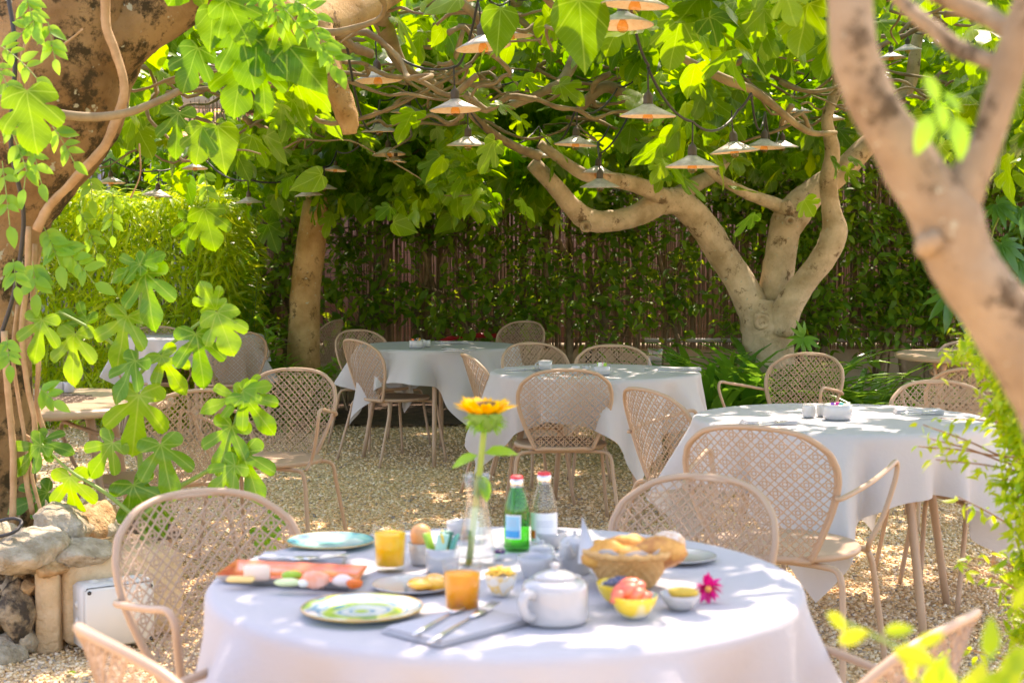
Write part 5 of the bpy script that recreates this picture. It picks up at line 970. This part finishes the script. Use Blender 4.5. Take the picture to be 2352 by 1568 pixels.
# ------------------------------------------------------------------ young fig behind the wall
yf = thing('young_fig', 'young fig sprout with big lobed leaves behind the left stone wall', 'plant', (at(320, 1190, 5.45)[0], 5.45, .3)); ST = MB(); mb = MB()
def gst(pts, Y, r0, r1): S = spline([at(px, py, Y) for px, py in pts], 5); ST.add(*tube(S, np.linspace(r0, r1, len(S)), 8))
gst([(330, 1260), (325, 1180), (322, 1060), (316, 920), (314, 800), (322, 700), (324, 612)], 5.4, .013, .005); gst([(322, 1190), (400, 1125), (490, 1070), (530, 1000), (552, 925), (556, 895)], 5.35, .010, .005)
gst([(315, 1190), (240, 1130), (160, 1080), (90, 1014)], 5.3, .009, .004); gst([(314, 850), (260, 790), (200, 750), (135, 715)], 5.35, .008, .004); gst([(318, 860), (380, 800), (440, 755), (497, 712)], 5.35, .008, .005); baked(ST.build('stem', M['greenstem']), yf)
fl_ = [(322, 608, 195, .13, 2), (322, 605, 25, .10, 0), (334, 626, -82, .21, 2), (292, 726, -102, .20, 2), (172, 766, -95, .19, 2), (450, 766, -78, .20, 2), (499, 717, -68, .17, 0), (495, 712, 115, .12, 0), (311, 828, -122, .17, 2), (371, 816, -60, .16, 2), (97, 734, -100, .16, 2), (319, 907, -97, .24, 2), (548, 912, 190, .14, 2), (560, 908, -52, .18, 2), (532, 978, -108, .19, 2), (557, 896, 15, .11, 0),
       (259, 1016, -128, .17, 2), (369, 1020, -72, .21, 2), (94, 1022, -140, .15, 2), (92, 1012, -15, .13, 2), (161, 1094, -86, .19, 2), (306, 1112, -62, .22, 2), (559, 1038, -72, .2, 2), (540, 1068, -135, .15, 2), (572, 1110, -75, .21, 2), (230, 1060, -50, .16, 2), (250, 1130, -120, .18, 2), (400, 1120, -80, .18, 2), (360, 760, -70, .16, 2), (420, 830, -100, .16, 2), (280, 880, -110, .16, 0), (340, 960, -60, .18, 0), (300, 1060, -100, .18, 0), (430, 900, -80, .14, 2), (180, 1050, -60, .15, 0), (235, 830, -80, .16, 2), (200, 740, 150, .13, 2), (470, 1090, -80, .16, 2), (620, 1190, -10, .10, 2), (600, 1215, -60, .12, 2), (110, 1130, 200, .16, 2), (350, 1130, -100, .19, 2)]
for q, (px, py, ang, s_, tp) in enumerate(fl_):
    if q in (24, 25, 26, 27, 28, 29, 30, 31, 32, 33, 34, 35, 37, 42): continue
    Y = 5.3+(.12 if q > 24 else 0)+random.uniform(-.08, .05); a = math.radians(ang); T = norm(np.array([math.cos(a), random.uniform(-.5, .0), math.sin(a)])); X = norm(np.cross(T, [random.gauss(0, .22), -1, .55])); N = np.cross(X, T); V, F, U = FIGN[3 if tp == 2 and q % 3 == 0 else tp]
    mb.add(V@np.stack([X, T, N], -1).T*s_*.92+at(px, py, Y), F, U, (random.random() if q < 24 else random.random()*.3)); ST2 = None
baked(mb.build('leaves', M['figyoung']), yf)
# ------------------------------------------------------------------ near tree at the right, out of focus
NK = .92; nt_ = thing('near_tree', 'out of focus smooth barked forked tree close at the right edge', 'tree', (.64, 1.35, 0)); t = MB(); D = 1.35; k = D/FPX
limb(t, [(2760, 3950, D, 130*k), (2700, 2600, D, 115*k), (2600, 1600, D, 105*k), (2470, 1050, D, 92*k), (2372, 850, D, 82*k), (2290, 715, D, 79*k), (2208, 600, D, 77*k), (2172, 500, D, 80*k), (2112, 410, D, 68*k), (2045, 305, D, 58*k), (1985, 195, D, 55*k), (1957, 80, D, 52*k), (1945, -120, D+.02, 50*k)], seed=91, n=24, rough=.035, k=6)
limb(t, [(2168, 540, D, 60*k), (2215, 435, D, 48*k), (2262, 335, D, 37*k), (2292, 240, D, 36*k), (2328, 120, D, 38*k), (2372, 0, D, 42*k), (2400, -120, D, 40*k)], seed=92, n=18, rough=.04)
limb(t, [(2030, -60, D+.1, 20*k), (2074, 7, D+.1, 20*k), (2130, 55, D+.08, 20*k), (2205, 112, D+.05, 20*k), (2300, 150, D, 20*k)], seed=93); limb(t, [(2120, -30, D+.05, 22*k), (2190, 6, D+.05, 23*k), (2262, 36, D+.04, 24*k), (2335, 80, D, 24*k)], seed=94)
limb(t, [(2125, 575, D, 22*k), (2128, 560, D-.03, 24*k), (2150, 545, D-.03, 20*k)], seed=95, rough=.1)
baked(t.build('trunk', M['bark_near']), nt_); mb = MB()
for (px, py, ang, s_) in ((2122, 172, -60, .028), (2136, 262, -108, .036), (2192, 268, -78, .038), (2150, 232, -70, .028), (2165, 215, -40, .022)):
    a = math.radians(ang); T = norm(np.array([math.cos(a), -.2, math.sin(a)])); X = norm(np.cross(T, [0.1, -1, .4])); N = np.cross(X, T); V, F, U = OVAL; mb.add(V@np.stack([X, T, N], -1).T*s_+at(px, py, 1.28), F, U, random.random())
# crown above the picture
Q = np.stack([rng.uniform(-.1, 1.8, 420), rng.uniform(1.1, 2.6, 420), rng.uniform(2.0, 2.8, 420)], -1); place(mb, OVAL, Q, dirs(420, -.2, 1), .085, .5); baked(mb.build('crown', M['vine']), nt_)
ls = thing('leafy_shoot', 'out of focus green shoots rising at the bottom right corner', 'shrub', (.62, 1.25, 0)); mb = MB(); st = MB()
for (px, py, ang, s_, cw) in ((1900, 1405, -40, .045, .9), (1925, 1475, 25, .055, 1), (2030, 1450, 10, .05, .3), (2105, 1480, 25, .05, .8), (2050, 1495, -10, .075, 1), (2085, 1515, -75, .04, 1), (2120, 1590, 60, .075, .2), (2268, 1510, 85, .07, .1), (2210, 1620, 65, .085, .9), (2240, 1600, 40, .08, .2), (2310, 1540, 40, .08, .3), (2330, 1400, 70, .05, .6), (2300, 1600, 75, .09, .5), (2180, 1600, 100, .06, .9)):
    a = math.radians(ang); T = norm(np.array([math.cos(a), -.2, math.sin(a)])); X = norm(np.cross(T, [0.1, -1, .4])); N = np.cross(X, T); V, F, U = OVAL; mb.add(V@np.stack([X, T, N], -1).T*s_*.50+at(px, py, 1.22), F, U, cw)
for pts in ([(2350, 1700), (2200, 1560), (2050, 1480), (1900, 1410)], [(2360, 1750), (2250, 1560), (2290, 1500)], [(2300, 1700), (2120, 1580), (2080, 1470)]): st.add(*tube(spline([at(px, py, 1.23) for px, py in pts], 5), .0016, 5))
for x in (2320, 2380): st.add(*tube(spline([at(x, 1690, 1.23), np.array([.60, 1.24, .4]), np.array([.62, 1.25, 0])], 5), .005, 6))
baked(st.build('stems', M['greenstem']), ls); baked(mb.build('leaves', M['lime']), ls)
# lime green feathery shrub at the right
ns = thing('lime_shrub', 'feathery lime green shrub with reddish twigs at the right edge', 'shrub', (1.28, 3.3, 0)); mb = MB(); st = MB(); ns_m = mat('reddish_twig', (.35, .16, .07), .6)
root0 = np.array([1.32, 3.3, 0]); tips = [(2200, 770, 0), (2250, 790, 0), (2150, 815, .0), (2230, 830, 0), (2260, 880, 0), (2240, 940, 0), (2270, 960, 0), (2290, 1000, 0), (2130, 1005, 1), (2120, 975, 1), (2110, 1025, 1), (2160, 960, 1), (2150, 1055, 1), (2260, 1100, 0), (2290, 1140, 0), (2200, 1140, 1), (2300, 1200, 0), (2310, 1280, 0), (2230, 1280, 1), (2290, 1330, 0), (2320, 1370, 0), (2170, 1480, 1), (2300, 1450, 0), (2320, 1010, 0), (2330, 920, 0), (2340, 1080, 0), (2200, 1290, 1), (2345, 850, 0), (2330, 1500, 0)]
P, T = [], []
for q, (px, py, sparse) in enumerate(tips):
    Y = 3.3+random.uniform(-.15, .15); tp = at(px, py, Y); px += 0 if sparse else 42; tp = at(px, py, Y); b0 = at(2430+random.uniform(-30, 60), py+random.uniform(60, 170), Y+.05); S = spline([root0*[1, 1, 0]+[.05*math.cos(q), .05*math.sin(q), 0], (root0+b0)/2+[.10, 0, .1], b0, (b0+tp)/2+[0, 0, .02], tp], 7); st.add(*tube(S, np.linspace(.005, .0012, len(S)), 5, False))
    for c in S[-13 if not sparse else -6:]:
        for s_ in range(10 if not sparse else 2):
            P.append(c+rng.normal(0, .012 if not sparse else .006, 3)); T.append((random.uniform(-1.2, .4), random.uniform(-1, 1), random.uniform(-.9, .6)))
            if not sparse: P.append(c+rng.normal(0, .03, 3)); T.append((random.uniform(-1.2, .4), random.uniform(-1, 1), random.uniform(-.9, .6)))
baked(st.build('twigs', ns_m), ns); place(mb, oval_tpl(.36, 3), np.array(P), np.array(T), rng.uniform(.018, .040, len(P)), .5); baked(mb.build('leaflets', M['lime']), ns)
# fallen leaves on the gravel
for q, (px, py, lb) in enumerate(((905, 1213, 'small green leaf fallen on the open gravel behind the teal plate'), (175, 1545, 'green leaf fallen on the gravel at the lower left'), (2350*.995, 1360, 'fallen leaf on the gravel under the lime shrub'), (2060, 1395, 'brown leaf fallen under the right white table'))):
    c = on(px, py, .012); V, F, U = OVAL; o = MB().add(V*.04, F, U, .5).build('fallen_leaf', M['vine'] if q != 3 else M['stone2']); o.location = c; o.rotation_euler = (.2, 0, q*1.3); tag(o, lb, 'leaf')
